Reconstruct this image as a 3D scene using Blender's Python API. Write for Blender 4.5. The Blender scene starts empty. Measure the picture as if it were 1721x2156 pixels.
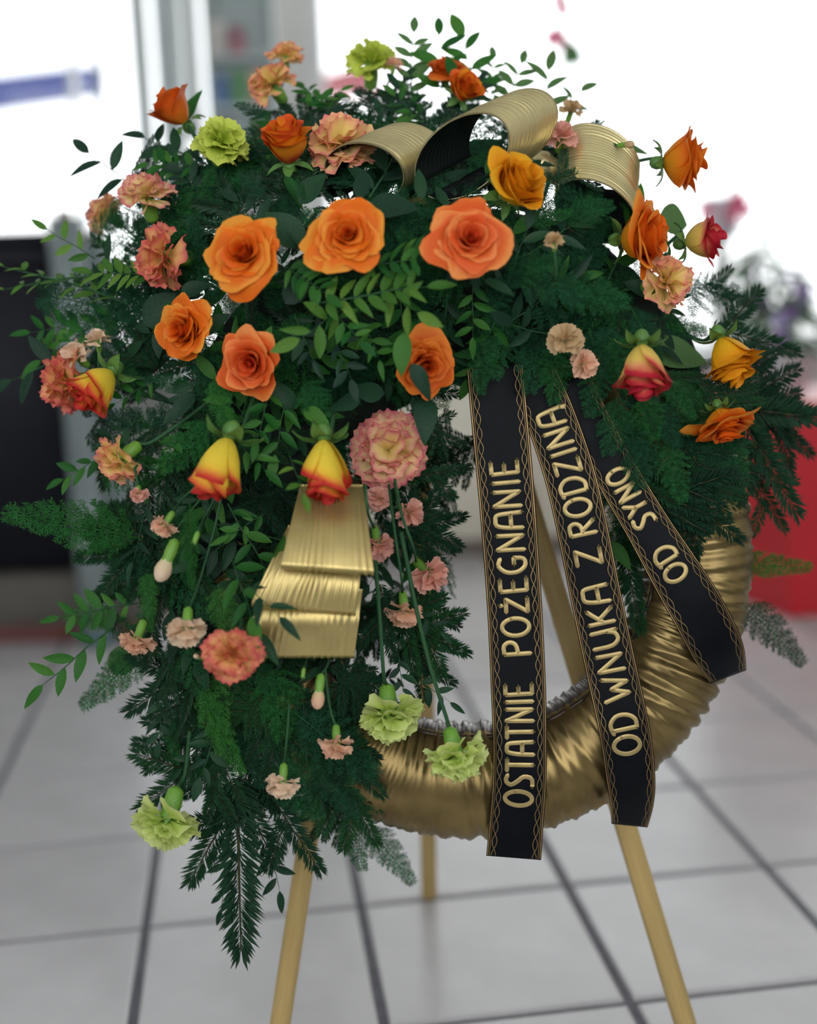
import bpy, math, random
from math import sin, cos, pi, exp, sqrt, radians, atan2
from mathutils import Vector, Matrix
random.seed(7)
RN = random.Random(11)
sc = bpy.context.scene
col = sc.collection

# ------------------------------------------------------------------ camera
F_PX, PITCH, ROLL, CAM_H = 2643.7, 0.1893, -0.0362, 0.976
W, H = 1721.0, 2156.0
fwd = Vector((0, cos(PITCH), -sin(PITCH)))
r0 = Vector((1, 0, 0)); u0 = Vector((0, sin(PITCH), cos(PITCH)))
cr, sr = cos(ROLL), sin(ROLL)
RV = cr * r0 + sr * u0            # picture right, as a world direction
UV = -sr * r0 + cr * u0           # picture up
CAM = Vector((0, 0, CAM_H))
cd = bpy.data.cameras.new('camera'); cam = bpy.data.objects.new('camera', cd); col.objects.link(cam)
cam.matrix_world = Matrix(((RV.x, UV.x, -fwd.x, 0), (RV.y, UV.y, -fwd.y, 0), (RV.z, UV.z, -fwd.z, CAM_H), (0, 0, 0, 1)))
cd.sensor_width = 36.0; cd.sensor_fit = 'AUTO'; cd.lens = 36.0 * F_PX / H
cd.clip_start = 0.05; cd.clip_end = 100
cd.dof.use_dof = True; cd.dof.focus_distance = 1.36; cd.dof.aperture_fstop = 1.35
sc.camera = cam

# ------------------------------------------------------------------ light
wd = bpy.data.worlds.new('overcast_daylight'); sc.world = wd; wd.use_nodes = True
bg = wd.node_tree.nodes['Background']; bg.inputs[0].default_value = (0.97, 0.985, 1.0, 1); bg.inputs[1].default_value = 2.9
vs = sc.view_settings
vs.view_transform = 'Standard'; vs.look = 'None'; vs.gamma = 1; vs.use_curve_mapping = False; vs.exposure = 0.0
sc.cycles.max_bounces = 8; sc.cycles.transparent_max_bounces = 12

# ------------------------------------------------------------------ geometry of the picture
def ray(px, py):
    return (fwd + RV * ((px - W / 2) / F_PX) - UV * ((py - H / 2) / F_PX))
def floor_at(px, py, z=0.0):
    d = ray(px, py); return CAM + d * ((z - CAM_H) / d.z)
def at_y(px, py, Y):
    d = ray(px, py); return CAM + d * (Y / d.y)
TILT = radians(14)
NV = Vector((0, -cos(TILT), sin(TILT)))       # wreath plane normal, towards the viewer
WUP = Vector((0, sin(TILT), cos(TILT)))
P0 = at_y(985, 1157, 1.42)
def at(px, py, n=0.0):
    d = ray(px, py); p = P0 + NV * n
    return CAM + d * ((p - CAM).dot(NV) / d.dot(NV))
PXM = (P0 - CAM).dot(fwd) / F_PX              # metres per pixel at the wreath
def mpp(p): return (p - CAM).dot(fwd) / F_PX
def dv(dx, dy, dt):                           # direction: picture right, picture up, towards viewer
    return (RV * dx + UV * dy - fwd * dt).normalized()
def dome(x, y):
    a = .20 * exp(-((x - 850) / 540) ** 4) * exp(-((y - 570) / 310) ** 2)
    b = .14 * exp(-((x - 500) / 260) ** 2) * exp(-((y - 1180) / 520) ** 4)
    c = .11 * exp(-((x - 1400) / 220) ** 2 - ((y - 820) / 260) ** 2)
    back = .10 * max(0, (320 - y) / 200)
    return (a ** 3 + b ** 3 + c ** 3) ** (1 / 3) - back

# ------------------------------------------------------------------ object helpers
def link(name, data, parent=None, M=None):
    o = bpy.data.objects.new(name, data); col.objects.link(o)
    if parent: o.parent = parent
    if M is not None: o.matrix_basis = M
    return o
def tag(o, label, cat, group=None, kind=None):
    if label: o['label'] = label
    if cat: o['category'] = cat
    if group: o['group'] = group
    if kind: o['kind'] = kind
    return o
def thing(name, label, cat, M=None, group=None):
    o = link(name, None, None, M if M is not None else Matrix()); o.empty_display_size = .02
    return tag(o, label, cat, group)
def struct(o, label=None):
    o['kind'] = 'structure'
    if label: o['label'] = label
    return o
def mesh(name, V, Fc, mats, smooth=True, cols=None, fm=None):
    m = bpy.data.meshes.new(name); m.from_pydata([tuple(v) for v in V], [], Fc)
    for x in (mats if isinstance(mats, (list, tuple)) else [mats]): m.materials.append(x)
    if smooth: m.polygons.foreach_set('use_smooth', [True] * len(m.polygons))
    if fm: m.polygons.foreach_set('material_index', fm)
    if cols:
        a = m.color_attributes.new('Col', 'FLOAT_COLOR', 'POINT')
        a.data.foreach_set('color', [c for q in cols for c in (q[0], q[1], q[2], 1.0)])
    m.update(); return m
def frame(p, z, x=None, s=1.0, roll=0.0):
    z = z.normalized()
    if x is None: x = Vector((0, 0, 1)) if abs(z.z) < .9 else Vector((1, 0, 0))
    x = (x - z * x.dot(z)).normalized(); y = z.cross(x)
    M = Matrix(((x.x, y.x, z.x, p.x), (x.y, y.y, z.y, p.y), (x.z, y.z, z.z, p.z), (0, 0, 0, 1)))
    sx = s if isinstance(s, tuple) else (s, s, s)
    return M @ Matrix.Rotation(roll, 4, 'Z') @ Matrix.Diagonal((*sx, 1))
def grid_faces(nu, nv, off=0, closed=False):
    F = []
    for j in range(nv - 1):
        for i in range(nu if closed else nu - 1):
            a = off + j * nu + i; b = off + j * nu + (i + 1) % nu
            F.append((a, b, b + nu, a + nu))
    return F
def tube(pts, rad, n=6, caps=True):
    V, F = [], []
    pts = [Vector(p) for p in pts]; N = len(pts)
    rad = rad if isinstance(rad, (list, tuple)) else [rad] * N
    t = (pts[1] - pts[0]).normalized(); x = Vector((0, 0, 1)) if abs(t.z) < .8 else Vector((1, 0, 0))
    for k, p in enumerate(pts):
        t = (pts[min(k + 1, N - 1)] - pts[max(k - 1, 0)]).normalized()
        x = (x - t * x.dot(t)).normalized(); y = t.cross(x)
        for i in range(n):
            a = 2 * pi * i / n; V.append(p + (x * cos(a) + y * sin(a)) * rad[k])
    F = grid_faces(n, N, 0, True)
    if caps: F += [tuple(range(n - 1, -1, -1)), tuple(range((N - 1) * n, N * n))]
    return V, F
def lathe(prof, n=16):
    V = [(r * cos(2 * pi * i / n), r * sin(2 * pi * i / n), z) for r, z in prof for i in range(n)]
    F = grid_faces(n, len(prof), 0, True)
    F += [tuple(range(n - 1, -1, -1)), tuple(range((len(prof) - 1) * n, len(prof) * n))]
    return V, F
def bez(pts, n):
    """smooth curve through points (Catmull-Rom); each point any-length tuple"""
    out = []; P = [list(p) for p in pts]; P = [P[0]] + P + [P[-1]]
    segs = len(P) - 3
    for k in range(n):
        s = k / (n - 1) * segs; i = min(int(s), segs - 1); t = s - i
        a, b, c, d = P[i:i + 4]
        out.append(tuple(.5 * (2 * b[q] + (c[q] - a[q]) * t + (2 * a[q] - 5 * b[q] + 4 * c[q] - d[q]) * t * t + (3 * b[q] - a[q] - 3 * c[q] + d[q]) * t ** 3) for q in range(len(a))))
    return out
def box(lo, hi, bev=0.0):
    (x0, y0, z0), (x1, y1, z1) = lo, hi
    if bev <= 0:
        V = [(x, y, z) for z in (z0, z1) for y in (y0, y1) for x in (x0, x1)]
        return V, [(0, 2, 3, 1), (4, 5, 7, 6), (0, 1, 5, 4), (2, 6, 7, 3), (0, 4, 6, 2), (1, 3, 7, 5)]
    b = bev; V, F = [], []
    rings = [(z0, b), (z0 + b, 0), (z1 - b, 0), (z1, b)]
    for z, i in rings:
        V += [(x0 + i, y0 + b, z), (x0 + b, y0 + i, z), (x1 - b, y0 + i, z), (x1 - i, y0 + b, z), (x1 - i, y1 - b, z), (x1 - b, y1 - i, z), (x0 + b, y1 - i, z), (x0 + i, y1 - b, z)]
    F = grid_faces(8, 4, 0, True) + [tuple(range(7, -1, -1)), tuple(range(24, 32))]
    return V, F
def slab(a, b, w, t, up):
    """bar from a to b, width w across, thickness t along `up`"""
    d = (b - a).normalized(); x = d.cross(up).normalized(); y = x.cross(d)
    L = (b - a).length; M = Matrix(((x.x, y.x, d.x, a.x), (x.y, y.y, d.y, a.y), (x.z, y.z, d.z, a.z), (0, 0, 0, 1)))
    V, F = box((-w / 2, -t / 2, 0), (w / 2, t / 2, L), min(w, t) * .18)
    return V, F, M
def join(parts):
    V, F = [], []
    for v, f in parts:
        o = len(V); V += list(v); F += [tuple(i + o for i in q) for q in f]
    return V, F

# ------------------------------------------------------------------ materials
def mat(name, color=(.5, .5, .5), rough=.5, metal=0.0, attr=False, noise=0.0, nscale=20, transl=0.0, bump=0.0, bscale=60, spec=.5, sheen=0.0, coord='Object', rand=0.0, stretch=None, color2=None, coat=0.0):
    m = bpy.data.materials.new(name); m.use_nodes = True
    nt = m.node_tree; N, L = nt.nodes, nt.links
    b = N['Principled BSDF']; out = N['Material Output']
    b.inputs['Roughness'].default_value = rough; b.inputs['Metallic'].default_value = metal
    b.inputs['Specular IOR Level'].default_value = spec
    if coat: b.inputs['Coat Weight'].default_value = coat; b.inputs['Coat Roughness'].default_value = .15
    if attr:
        c = N.new('ShaderNodeVertexColor'); c.layer_name = 'Col'; src = c.outputs['Color']
    else:
        c = N.new('ShaderNodeRGB'); c.outputs[0].default_value = (*color, 1); src = c.outputs[0]
    vec = None
    if noise or bump or color2:
        tc = N.new('ShaderNodeTexCoord'); vec = tc.outputs[coord]
        if stretch:
            mp = N.new('ShaderNodeMapping'); mp.inputs['Scale'].default_value = stretch; L.new(vec, mp.inputs[0]); vec = mp.outputs[0]
    if noise or color2:
        nz = N.new('ShaderNodeTexNoise'); nz.inputs['Scale'].default_value = nscale; nz.inputs['Detail'].default_value = 4
        L.new(vec, nz.inputs['Vector'])
        if color2:
            rp = N.new('ShaderNodeValToRGB'); rp.color_ramp.elements[0].position = .35; rp.color_ramp.elements[1].position = .65
            rp.color_ramp.elements[0].color = (*color, 1); rp.color_ramp.elements[1].color = (*color2, 1)
            L.new(nz.outputs['Fac'], rp.inputs[0]); src = rp.outputs[0]
        else:
            mr = N.new('ShaderNodeMapRange'); mr.inputs['From Min'].default_value = .3; mr.inputs['From Max'].default_value = .7
            mr.inputs['To Min'].default_value = 1 - noise; mr.inputs['To Max'].default_value = 1 + noise
            L.new(nz.outputs['Fac'], mr.inputs['Value'])
            mx = N.new('ShaderNodeMix'); mx.data_type = 'RGBA'; mx.blend_type = 'MULTIPLY'; mx.inputs[0].default_value = 1
            L.new(src, mx.inputs[6]); L.new(mr.outputs[0], mx.inputs[7]); src = mx.outputs[2]
    if rand:
        oi = N.new('ShaderNodeObjectInfo'); hs = N.new('ShaderNodeHueSaturation')
        mr = N.new('ShaderNodeMapRange'); mr.inputs['To Min'].default_value = 1 - rand; mr.inputs['To Max'].default_value = 1 + rand
        L.new(oi.outputs['Random'], mr.inputs['Value']); L.new(mr.outputs[0], hs.inputs['Value'])
        mr2 = N.new('ShaderNodeMapRange'); mr2.inputs['To Min'].default_value = .5 + rand * .06; mr2.inputs['To Max'].default_value = .5 - rand * .06
        L.new(oi.outputs['Random'], mr2.inputs['Value']); L.new(mr2.outputs[0], hs.inputs['Hue'])
        L.new(src, hs.inputs['Color']); src = hs.outputs[0]
    L.new(src, b.inputs['Base Color'])
    if sheen: b.inputs['Sheen Weight'].default_value = sheen
    if bump:
        nb = N.new('ShaderNodeTexNoise'); nb.inputs['Scale'].default_value = bscale; L.new(vec, nb.inputs['Vector'])
        bp = N.new('ShaderNodeBump'); bp.inputs['Strength'].default_value = bump; bp.inputs['Distance'].default_value = .002
        L.new(nb.outputs['Fac'], bp.inputs['Height']); L.new(bp.outputs[0], b.inputs['Normal'])
    if transl:
        t = N.new('ShaderNodeBsdfTranslucent'); ms = N.new('ShaderNodeMixShader'); ms.inputs[0].default_value = transl
        L.new(src, t.inputs['Color']); L.new(b.outputs[0], ms.inputs[1]); L.new(t.outputs[0], ms.inputs[2]); L.new(ms.outputs[0], out.inputs['Surface'])
    return m
def emis(name, c, s):
    m = bpy.data.materials.new(name); m.use_nodes = True; b = m.node_tree.nodes['Principled BSDF']
    b.inputs['Emission Color'].default_value = (*c, 1); b.inputs['Emission Strength'].default_value = s; return m
def glass(name, tint=(1, 1, 1), refl=.06):
    m = bpy.data.materials.new(name); m.use_nodes = True; nt = m.node_tree; nt.nodes.remove(nt.nodes['Principled BSDF'])
    t = nt.nodes.new('ShaderNodeBsdfTransparent'); t.inputs[0].default_value = (*tint, 1)
    g = nt.nodes.new('ShaderNodeBsdfGlossy'); g.inputs['Roughness'].default_value = .05
    ms = nt.nodes.new('ShaderNodeMixShader'); ms.inputs[0].default_value = refl
    nt.links.new(t.outputs[0], ms.inputs[1]); nt.links.new(g.outputs[0], ms.inputs[2]); nt.links.new(ms.outputs[0], nt.nodes['Material Output'].inputs[0])
    return m

PETAL = mat('petal', attr=True, rough=.55, transl=.16, noise=.10, nscale=60, spec=.25)
CARN = mat('carnation_petal', attr=True, rough=.6, transl=.2, noise=.08, nscale=90, spec=.2)
CALYX = mat('calyx_green', (.16, .36, .045), rough=.45, noise=.25, nscale=40)
STEM = mat('stem_green', (.035, .105, .045), rough=.6, noise=.2, nscale=50, spec=.15)
SEPAL = mat('sepal_green', (.10, .24, .05), rough=.5, noise=.2)
FIR = mat('fir_needles', (.011, .049, .020), rough=.5, noise=.35, nscale=30, rand=.3, spec=.22)
FIRSTEM = mat('fir_bark', (.05, .05, .02), rough=.8, noise=.3)
PLUM = mat('asparagus_fern_green', (.018, .100, .036), rough=.65, noise=.45, nscale=15, rand=.45, transl=.2, spec=.12)
PLUMB = mat('bright_fern_green', (.035, .17, .03), rough=.6, noise=.3, nscale=15, rand=.25, transl=.25, spec=.15)
LEAF_M = mat('sprig_leaf', (.032, .145, .022), rough=.5, noise=.2, nscale=25, rand=.35, transl=.2, spec=.2)
LEAF_L = mat('light_leaf', (.085, .215, .032), rough=.5, noise=.2, nscale=25, rand=.3, transl=.25, spec=.2)
LEAF_D = mat('dark_leaf', (.011, .046, .021), rough=.5, noise=.25, nscale=25, rand=.3, spec=.2)
LEAF_O = mat('grey_green_leaf', (.09, .19, .06), rough=.5, noise=.12, nscale=30, transl=.2, spec=.2)
FOAM = mat('floral_foam_green', (.004, .013, .008), rough=.95, noise=.4, nscale=60, bump=.8)
GOLD = mat('gold_satin', (.62, .49, .20), rough=.36, metal=.75, noise=.12, nscale=30)
GOLDPALE = mat('gold_satin_pale', (.74, .64, .33), rough=.30, metal=.75, noise=.10, nscale=30)
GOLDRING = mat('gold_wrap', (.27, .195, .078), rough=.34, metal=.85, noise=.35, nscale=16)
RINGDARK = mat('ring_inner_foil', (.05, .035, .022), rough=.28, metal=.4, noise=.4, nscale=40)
BLACKRIB = mat('black_satin', (.0035, .0045, .007), rough=.5, noise=.3, nscale=40, spec=.12)
BLACKIN = mat('ribbon_reverse', (.005, .009, .009), rough=.4, noise=.3, nscale=40, spec=.25)
LETTER = mat('gold_print', (.50, .38, .16), rough=.4, metal=.55, noise=.15, nscale=60)
BORDER = mat('gold_border_print', (.36, .24, .10), rough=.35, metal=.7, noise=.25, nscale=30)
WOOD = mat('pine', (.52, .37, .14), rough=.5, noise=.14, nscale=14, stretch=(12, 12, .8))

# ------------------------------------------------------------------ colour helpers (pigment of petals)
def lerp(a, b, t): t = max(0, min(1, t)); return tuple(a[i] + (b[i] - a[i]) * t for i in range(3))
def ramp(stops, t):
    for (a, ca), (b, cb) in zip(stops, stops[1:]):
        if t <= b: return lerp(ca, cb, (t - a) / (b - a))
    return stops[-1][1]
PAL = {
 'orange': lambda v, u, t, q: lerp(ramp([(0, (.80, .38, .02)), (.5, (.84, .27, .008)), (.84, (.84, .15, .005)), (.95, (.88, .21, .01)), (1, (.93, .36, .04))], v + q * .12), (.78, .10, .010), (1 - t) ** 1.5 * .6),
 'coral': lambda v, u, t, q: lerp(ramp([(0, (.80, .26, .02)), (.5, (.82, .15, .010)), (.84, (.80, .11, .014)), (.95, (.86, .17, .03)), (1, (.93, .32, .08))], v + q * .1), (.78, .09, .03), (1 - t) ** 1.5 * .6),
 'deep': lambda v, u, t, q: lerp(ramp([(0, (.76, .28, .02)), (.5, (.78, .18, .01)), (.85, (.74, .12, .008)), (1, (.88, .26, .03))], v + q * .1), (.66, .06, .01), (1 - t) * .5),
 'amber': lambda v, u, t, q: lerp(ramp([(0, (.86, .56, .03)), (.5, (.88, .48, .012)), (.85, (.86, .34, .008)), (1, (.92, .46, .015))], v + q * .15), (.84, .28, .01), (1 - t) * .4),
 'flame': lambda v, u, t, q: ramp([(0, (.55, .04, .03)), (.30, (.68, .07, .02)), (.5, (.85, .26, .02)), (.8, (.92, .36, .015)), (1, (.80, .12, .02))], v + q * .2),
 'bicolor': lambda v, u, t, q: ramp([(0, (.78, .62, .06)), (.68, (.93, .68, .06)), (.80, (.93, .56, .05)), (.90, (.82, .17, .04)), (1, (.62, .03, .03))], v + q * .06 + .10 * abs(u) ** 2 * v),
 'redtip': lambda v, u, t, q: ramp([(0, (.75, .62, .12)), (.62, (.90, .62, .14)), (.74, (.86, .36, .16)), (.88, (.66, .05, .05)), (1, (.55, .02, .045))], v + q * .14 + .10 * abs(u) * v),
 'c_pink': lambda v, u, t, q: ramp([(0, (.88, .72, .26)), (.74, (.95, .76, .36)), (.89, (.94, .62, .38)), (.96, (.86, .30, .28)), (1.05, (.70, .10, .19))], v + q * .14),
 'c_salmon': lambda v, u, t, q: ramp([(0, (.86, .62, .18)), (.60, (.92, .56, .20)), (.84, (.90, .40, .20)), (.96, (.82, .20, .15)), (1.05, (.66, .08, .12))], v + q * .2),
 'c_peach': lambda v, u, t, q: ramp([(0, (.88, .72, .22)), (.74, (.95, .74, .28)), (.90, (.95, .58, .28)), (1.0, (.90, .34, .25)), (1.1, (.80, .18, .22))], v + q * .22),
 'c_green': lambda v, u, t, q: ramp([(0, (.46, .64, .09)), (.6, (.64, .78, .20)), (1, (.78, .86, .36))], v + q * .2),
 'c_lime': lambda v, u, t, q: ramp([(0, (.42, .58, .06)), (.6, (.58, .70, .09)), (1, (.68, .76, .15))], v + q * .2),
 'p_peach': lambda v, u, t, q: ramp([(0, (.82, .70, .38)), (.5, (.86, .52, .34)), (1, (.88, .56, .40))], v + q * .2),
 'p_pink': lambda v, u, t, q: ramp([(0, (.82, .66, .42)), (.5, (.86, .45, .33)), (1, (.88, .48, .40))], v + q * .2),
 'p_cream': lambda v, u, t, q: ramp([(0, (.80, .72, .42)), (.5, (.88, .66, .46)), (1, (.90, .70, .52))], v + q * .2),
 'p_beige': lambda v, u, t, q: ramp([(0, (.55, .46, .22)), (.5, (.62, .44, .22)), (1, (.66, .46, .26))], v + q * .2),
}

# ------------------------------------------------------------------ flower meshes
def rose_petal(t, hr, flare, pal, seed):
    rn = random.Random(seed); nu, nv = 11, 10; V, C = [], []
    ph = rn.uniform(0, 6.28); a1 = rn.uniform(.5, 1.5); lean = rn.uniform(-.10, .10); hgt = rn.uniform(.93, 1.07); fl = flare * rn.uniform(.65, 1.3); pq = rn.uniform(-1, 1); tj = t * rn.uniform(.94, 1.06); zs = rn.uniform(-.05, .05)
    for j in range(nv):
        v0 = 1 - (1 - j / (nv - 1)) ** 1.5
        for i in range(nu):
            u = -1 + 2 * i / (nu - 1)
            v = v0 * (1 - .20 * abs(u) ** 2.4 - .03 * sin(4 * u + ph) * u * u) * hgt
            rc = (.07 + .58 * t) * sin(min(1, v * 1.15) * pi / 2) ** .7 + .015
            z = hr * v * (1 - .34 * t)
            f = max(0, (v - .60) / .40) ** 2
            rc += fl * (.14 + .90 * t) * f * 1.08; z += zs * v; z -= hr * .34 * t * f * fl / .4
            sh = .28 + .72 * sin(min(1, v0 / .75) * pi / 2)
            arc = (.30 + .42 * t) * sh
            phi = max(-2.5, min(2.5, u * arc / max(rc, .11)))
            r = rc * (1 + .20 * u * (1 - .75 * t)) + .095 * a1 * sin(3.4 * u + ph) * v0 * v0 * (t * .9 + .15) + .03 * sin(8 * u + 2 * ph) * v0 ** 4 * (t + .1) + .10 * fl * abs(u) ** 3 * v0 * t
            z += .045 * sin(3.4 * u + ph * 2) * v0 * (.3 + t) + lean * v0 * u + .03 * t * (1 - abs(u)) ** 2 * f - .10 * fl * t * abs(u) ** 3 * v0
            V.append((r * cos(phi), r * sin(phi), z))
            C.append(PAL[pal](v0, u, t, rn.uniform(-.5, .5) * .4 + .25 * sin(5 * u + ph) + .9 * pq))
    return mesh('petal', V, grid_faces(nu, nv), PETAL, True, C)
_rc = {}
def rose_set(n, opn, hr, flare, pal, seed):
    k = (n, opn, hr, flare, pal, seed)
    if k not in _rc: _rc[k] = [rose_petal((i / (n - 1)) ** .85 * opn, hr, flare, pal, seed * 100 + i) for i in range(n)]
    return _rc[k]
def _sepal():
    V = []; nv = 6
    for j in range(nv):
        v = j / (nv - 1); w = .12 * sin(pi * (.2 + .8 * v)) ** .8 + .004
        for u in (-1, 0, 1): V.append((.10 + .42 * v + .10 * abs(u) * (1 - v) * 0, u * w, -.04 + .20 * v - .55 * v * v * (v > .3) * .6 + .04 * abs(u)))
    return mesh('sepal', V, grid_faces(3, nv), SEPAL)
SEPAL_ME = _sepal()
HIP_ME = mesh('calyx', *lathe([(.03, -.26), (.10, -.22), (.15, -.12), (.14, -.02), (.09, .05)], 12), SEPAL)
def _carn_petal(pal, seed, big):
    rn = random.Random(seed); nu, nv = (15, 7); V, C = [], []
    p1, p2 = rn.uniform(0, 6.28), rn.uniform(0, 6.28); A = rn.uniform(.08, .18); k = rn.uniform(2.6, 5.5)
    for j in range(nv):
        v = j / (nv - 1)
        for i in range(nu):
            u = -1 + 2 * i / (nu - 1)
            a = .12 + .72 * v ** .8
            L = v * (1 - .18 * u * u * v)
            if j == nv - 1: L += (.045 if i % 2 else -.03) + rn.uniform(-.02, .02)
            wv = A * v ** 1.6 * (sin(k * u + p1) + .5 * sin(2.3 * k * u + p2))
            bend = -.18 * v * v
            V.append((wv - bend, L * sin(a * u), L * cos(a * u)))
            C.append(PAL[pal](v, u, 0, .5 * sin(7 * u + p1) * .5 + rn.uniform(-.35, .35)))
    return mesh('petal', V, grid_faces(nu, nv), CARN, True, C)
_cc = {}
def carn_set(pal):
    if pal not in _cc: _cc[pal] = [_carn_petal(pal, 40 + i * 7 + hash(len(pal)) % 5, True) for i in range(7)]
    return _cc[pal]
def _calyx(len_, r):
    n = 15; prof = [(r * .35, -len_), (r * .9, -len_ * .88), (r * 1.05, -len_ * .5), (r * .95, -len_ * .2), (r * 1.0, -.02)]
    V = []; 
    for q, (rr, z) in enumerate(prof):
        for i in range(n):
            a = 2 * pi * i / n; zz = z
            if q == len(prof) - 1: zz = z + (.20 * len_ if i % 3 == 0 else -.03)
            rr2 = rr * (1.12 if q == len(prof) - 1 and i % 3 == 0 else 1)
            V.append((rr2 * cos(a), rr2 * sin(a), zz))
    F = grid_faces(n, len(prof), 0, True) + [tuple(range(n - 1, -1, -1))]
    return mesh('calyx', V, F, CALYX)
CALYX_BIG = _calyx(.95, .26); CALYX_MINI = _calyx(1.05, .24)

FLOWERS = []   # (px, py, ref) for labelling the greenery
def stem_to(root, M, pts, r0=.0022, r1=.0026, label=None):
    V, F = tube(pts, [r0 + (r1 - r0) * k / (len(pts) - 1) for k in range(len(pts))], 6)
    Mi = M.inverted()
    m = mesh('stem', [Mi @ Vector(v) for v in V], F, STEM)
    return link('stem', m, root)
def auto_stem(p, d, px, py, ln=.09):
    inner = Vector(at(*spine_near(px, py), -.02))
    b = p - d * ln * .45; to = (inner - b)
    e = b + to.normalized() * min(ln * 1.2, to.length * .8) if to.length > .01 else b - d * ln
    return [tuple(v) for v in bez([tuple(p), tuple(b), tuple(e)], 7)]
SPINE = [(480, 1650), (470, 1400), (480, 1150), (540, 900), (720, 680), (950, 590), (1180, 640), (1360, 780), (1450, 930)]
SP = bez(SPINE, 60)
def spine_near(x, y):
    return min(SP, key=lambda s: (s[0] - x) ** 2 + (s[1] - y) ** 2)

def rose(px, py, w, d, pal, label, ref, n=32, opn=1.0, hr=.95, flare=.38, dn=.035, seed=1, stem=None, sep=True, sq=(1, 1, 1), roll=None):
    p = at(px, py, dome(px, py) + dn); s = w * .53 * mpp(p) / (.11 + .56 * opn + flare * opn)
    dd = dv(*d)
    c = p - dd * s * hr * .45
    M = frame(c, dd, UV, (s * sq[0], s * sq[1], s * sq[2]), roll if roll is not None else RN.uniform(0, 6.28))
    root = thing('rose', label, 'rose', M)
    for i, me in enumerate(rose_set(n, opn, hr, flare, pal, seed)):
        link('petal', me, root, Matrix.Rotation(i * 2.39996 + RN.uniform(-.25, .25), 4, 'Z') @ Matrix.Rotation(RN.uniform(-.06, .06), 4, 'Y'))
    if sep:
        for i in range(5): link('sepal', SEPAL_ME, root, Matrix.Rotation(i * 2 * pi / 5 + .3, 4, 'Z'))
    link('calyx', HIP_ME, root)
    if stem: pts = [tuple(c - dd * s * .2)] + [tuple(at(a, b, n_)) for a, b, n_ in stem]; pts = bez(pts, 9)
    else: pts = auto_stem(c - dd * s * .2, dd, px, py)
    stem_to(root, M, pts)
    FLOWERS.append((px, py, ref, w)); return root

def carnation(px, py, w, d, pal, label, ref, n=30, mini=False, dn=.035, stem=None, spread=1.0, up=.35, extra_bud=None, roll=None, cs=1.0):
    p = at(px, py, dome(px, py) + dn); s = w * .5 * mpp(p) / 1.0
    dd = dv(*d); c = p - dd * s * up
    M = frame(c, dd, UV, s, roll if roll is not None else RN.uniform(0, 6.28))
    name = 'spray_carnation' if mini else 'carnation'
    root = thing(name, label, 'carnation', M)
    st = carn_set(pal)
    for i in range(n):
        q = i / (n - 1)
        tilt = (.06 + 1.50 * q ** .8) * spread + RN.uniform(-.2, .2)
        L = .84 + .18 * q + RN.uniform(-.12, .12) if not mini else 1.0 + RN.uniform(-.1, .1)
        link('petal', st[i % len(st)], root, Matrix.Translation((0, 0, -.05)) @ Matrix.Rotation(i * 2.39996 + RN.uniform(-.2, .2), 4, 'Z') @ Matrix.Rotation(tilt, 4, 'Y') @ Matrix.Rotation(RN.uniform(-.3, .3), 4, 'Z') @ Matrix.Scale(L, 4))
    link('calyx', CALYX_MINI if mini else CALYX_BIG, root, Matrix.Scale(cs, 4))
    base = c - dd * s * .93 * cs
    if stem: pts = bez([tuple(base)] + [tuple(at(a, b, n_)) for a, b, n_ in stem], 9)
    else: pts = auto_stem(base, dd, px, py, .07)
    stem_to(root, M, pts, .0014 if mini else .002, .0016 if mini else .0024)
    FLOWERS.append((px, py, ref, w)); return root

def bud(px, py, h, d, pal, label, ref, dn=.035, stem=None, open_=.5):
    p = at(px, py, dome(px, py) + dn); s = h * mpp(p) * .5
    dd = dv(*d); M = frame(p, dd, UV, s)
    root = thing('flower_bud', label, 'flower bud', M)
    V, F = lathe([(.14, -.15), (.24, 0), (.33, .25), (.36, .5), (.30, .75), (.16, .92), (.03, .97)], 14)
    V = [(x * (1 + .08 * sin(5 * atan2(y, x) + z * 4)), y * (1 + .08 * sin(5 * atan2(y, x) + z * 4)), z) for x, y, z in V]
    C = [PAL[pal](min(1, max(0, z)), 0, 0, .2 * sin(5 * atan2(y, x) + z * 4)) for x, y, z in V]
    if open_ > 0: link('petal', mesh('petal', V, F, CARN, True, C), root)
    link('calyx', CALYX_MINI, root, Matrix.Translation((0, 0, .12)) @ Matrix.Diagonal((1.05, 1.05, 1.05, 1)))
    base = p - dd * s * .95
    pts = bez([tuple(base)] + [tuple(at(a, b, n_)) for a, b, n_ in stem], 8) if stem else auto_stem(base, dd, px, py, .06)
    stem_to(root, M, pts, .0013, .0015)
    FLOWERS.append((px, py, ref, h * .6)); return root

exec_order = []
# ================================================================== SETTING
TS = 0.3333; YAW, TX, TY = 0.1277, -0.5932, 5.4678
tc_, ts_ = cos(YAW), sin(YAW)
def tile_world(a, b):
    A = a + TX; B = b + TY
    return Vector((tc_ * A - ts_ * B, ts_ * A + tc_ * B, 0)) * TS
TILE = mat('glazed_floor_tile', (.57, .565, .575), rough=.26, noise=.06, nscale=3, spec=.32, rand=.035)
GROUT = mat('grey_grout', (.13, .13, .15), rough=.8, noise=.15, nscale=40)
WHITEW = mat('white_paint', (.78, .78, .76), rough=.7, noise=.03)
FRAMEW = mat('window_frame_white', (.75, .77, .78), rough=.4)
floor = struct(link('floor', mesh('floor', *box((-5, -3.0, -.05), (5, 5.2, -.006)), GROUT, False)), 'grey grout bed under the glazed tiles')
g = .020
tv, tf = box((g, g, -.010), (1 - g, 1 - g, 0), .006 / TS * 0 + .008)
tv = [(x, y, z) for x, y, z in tv]
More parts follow.
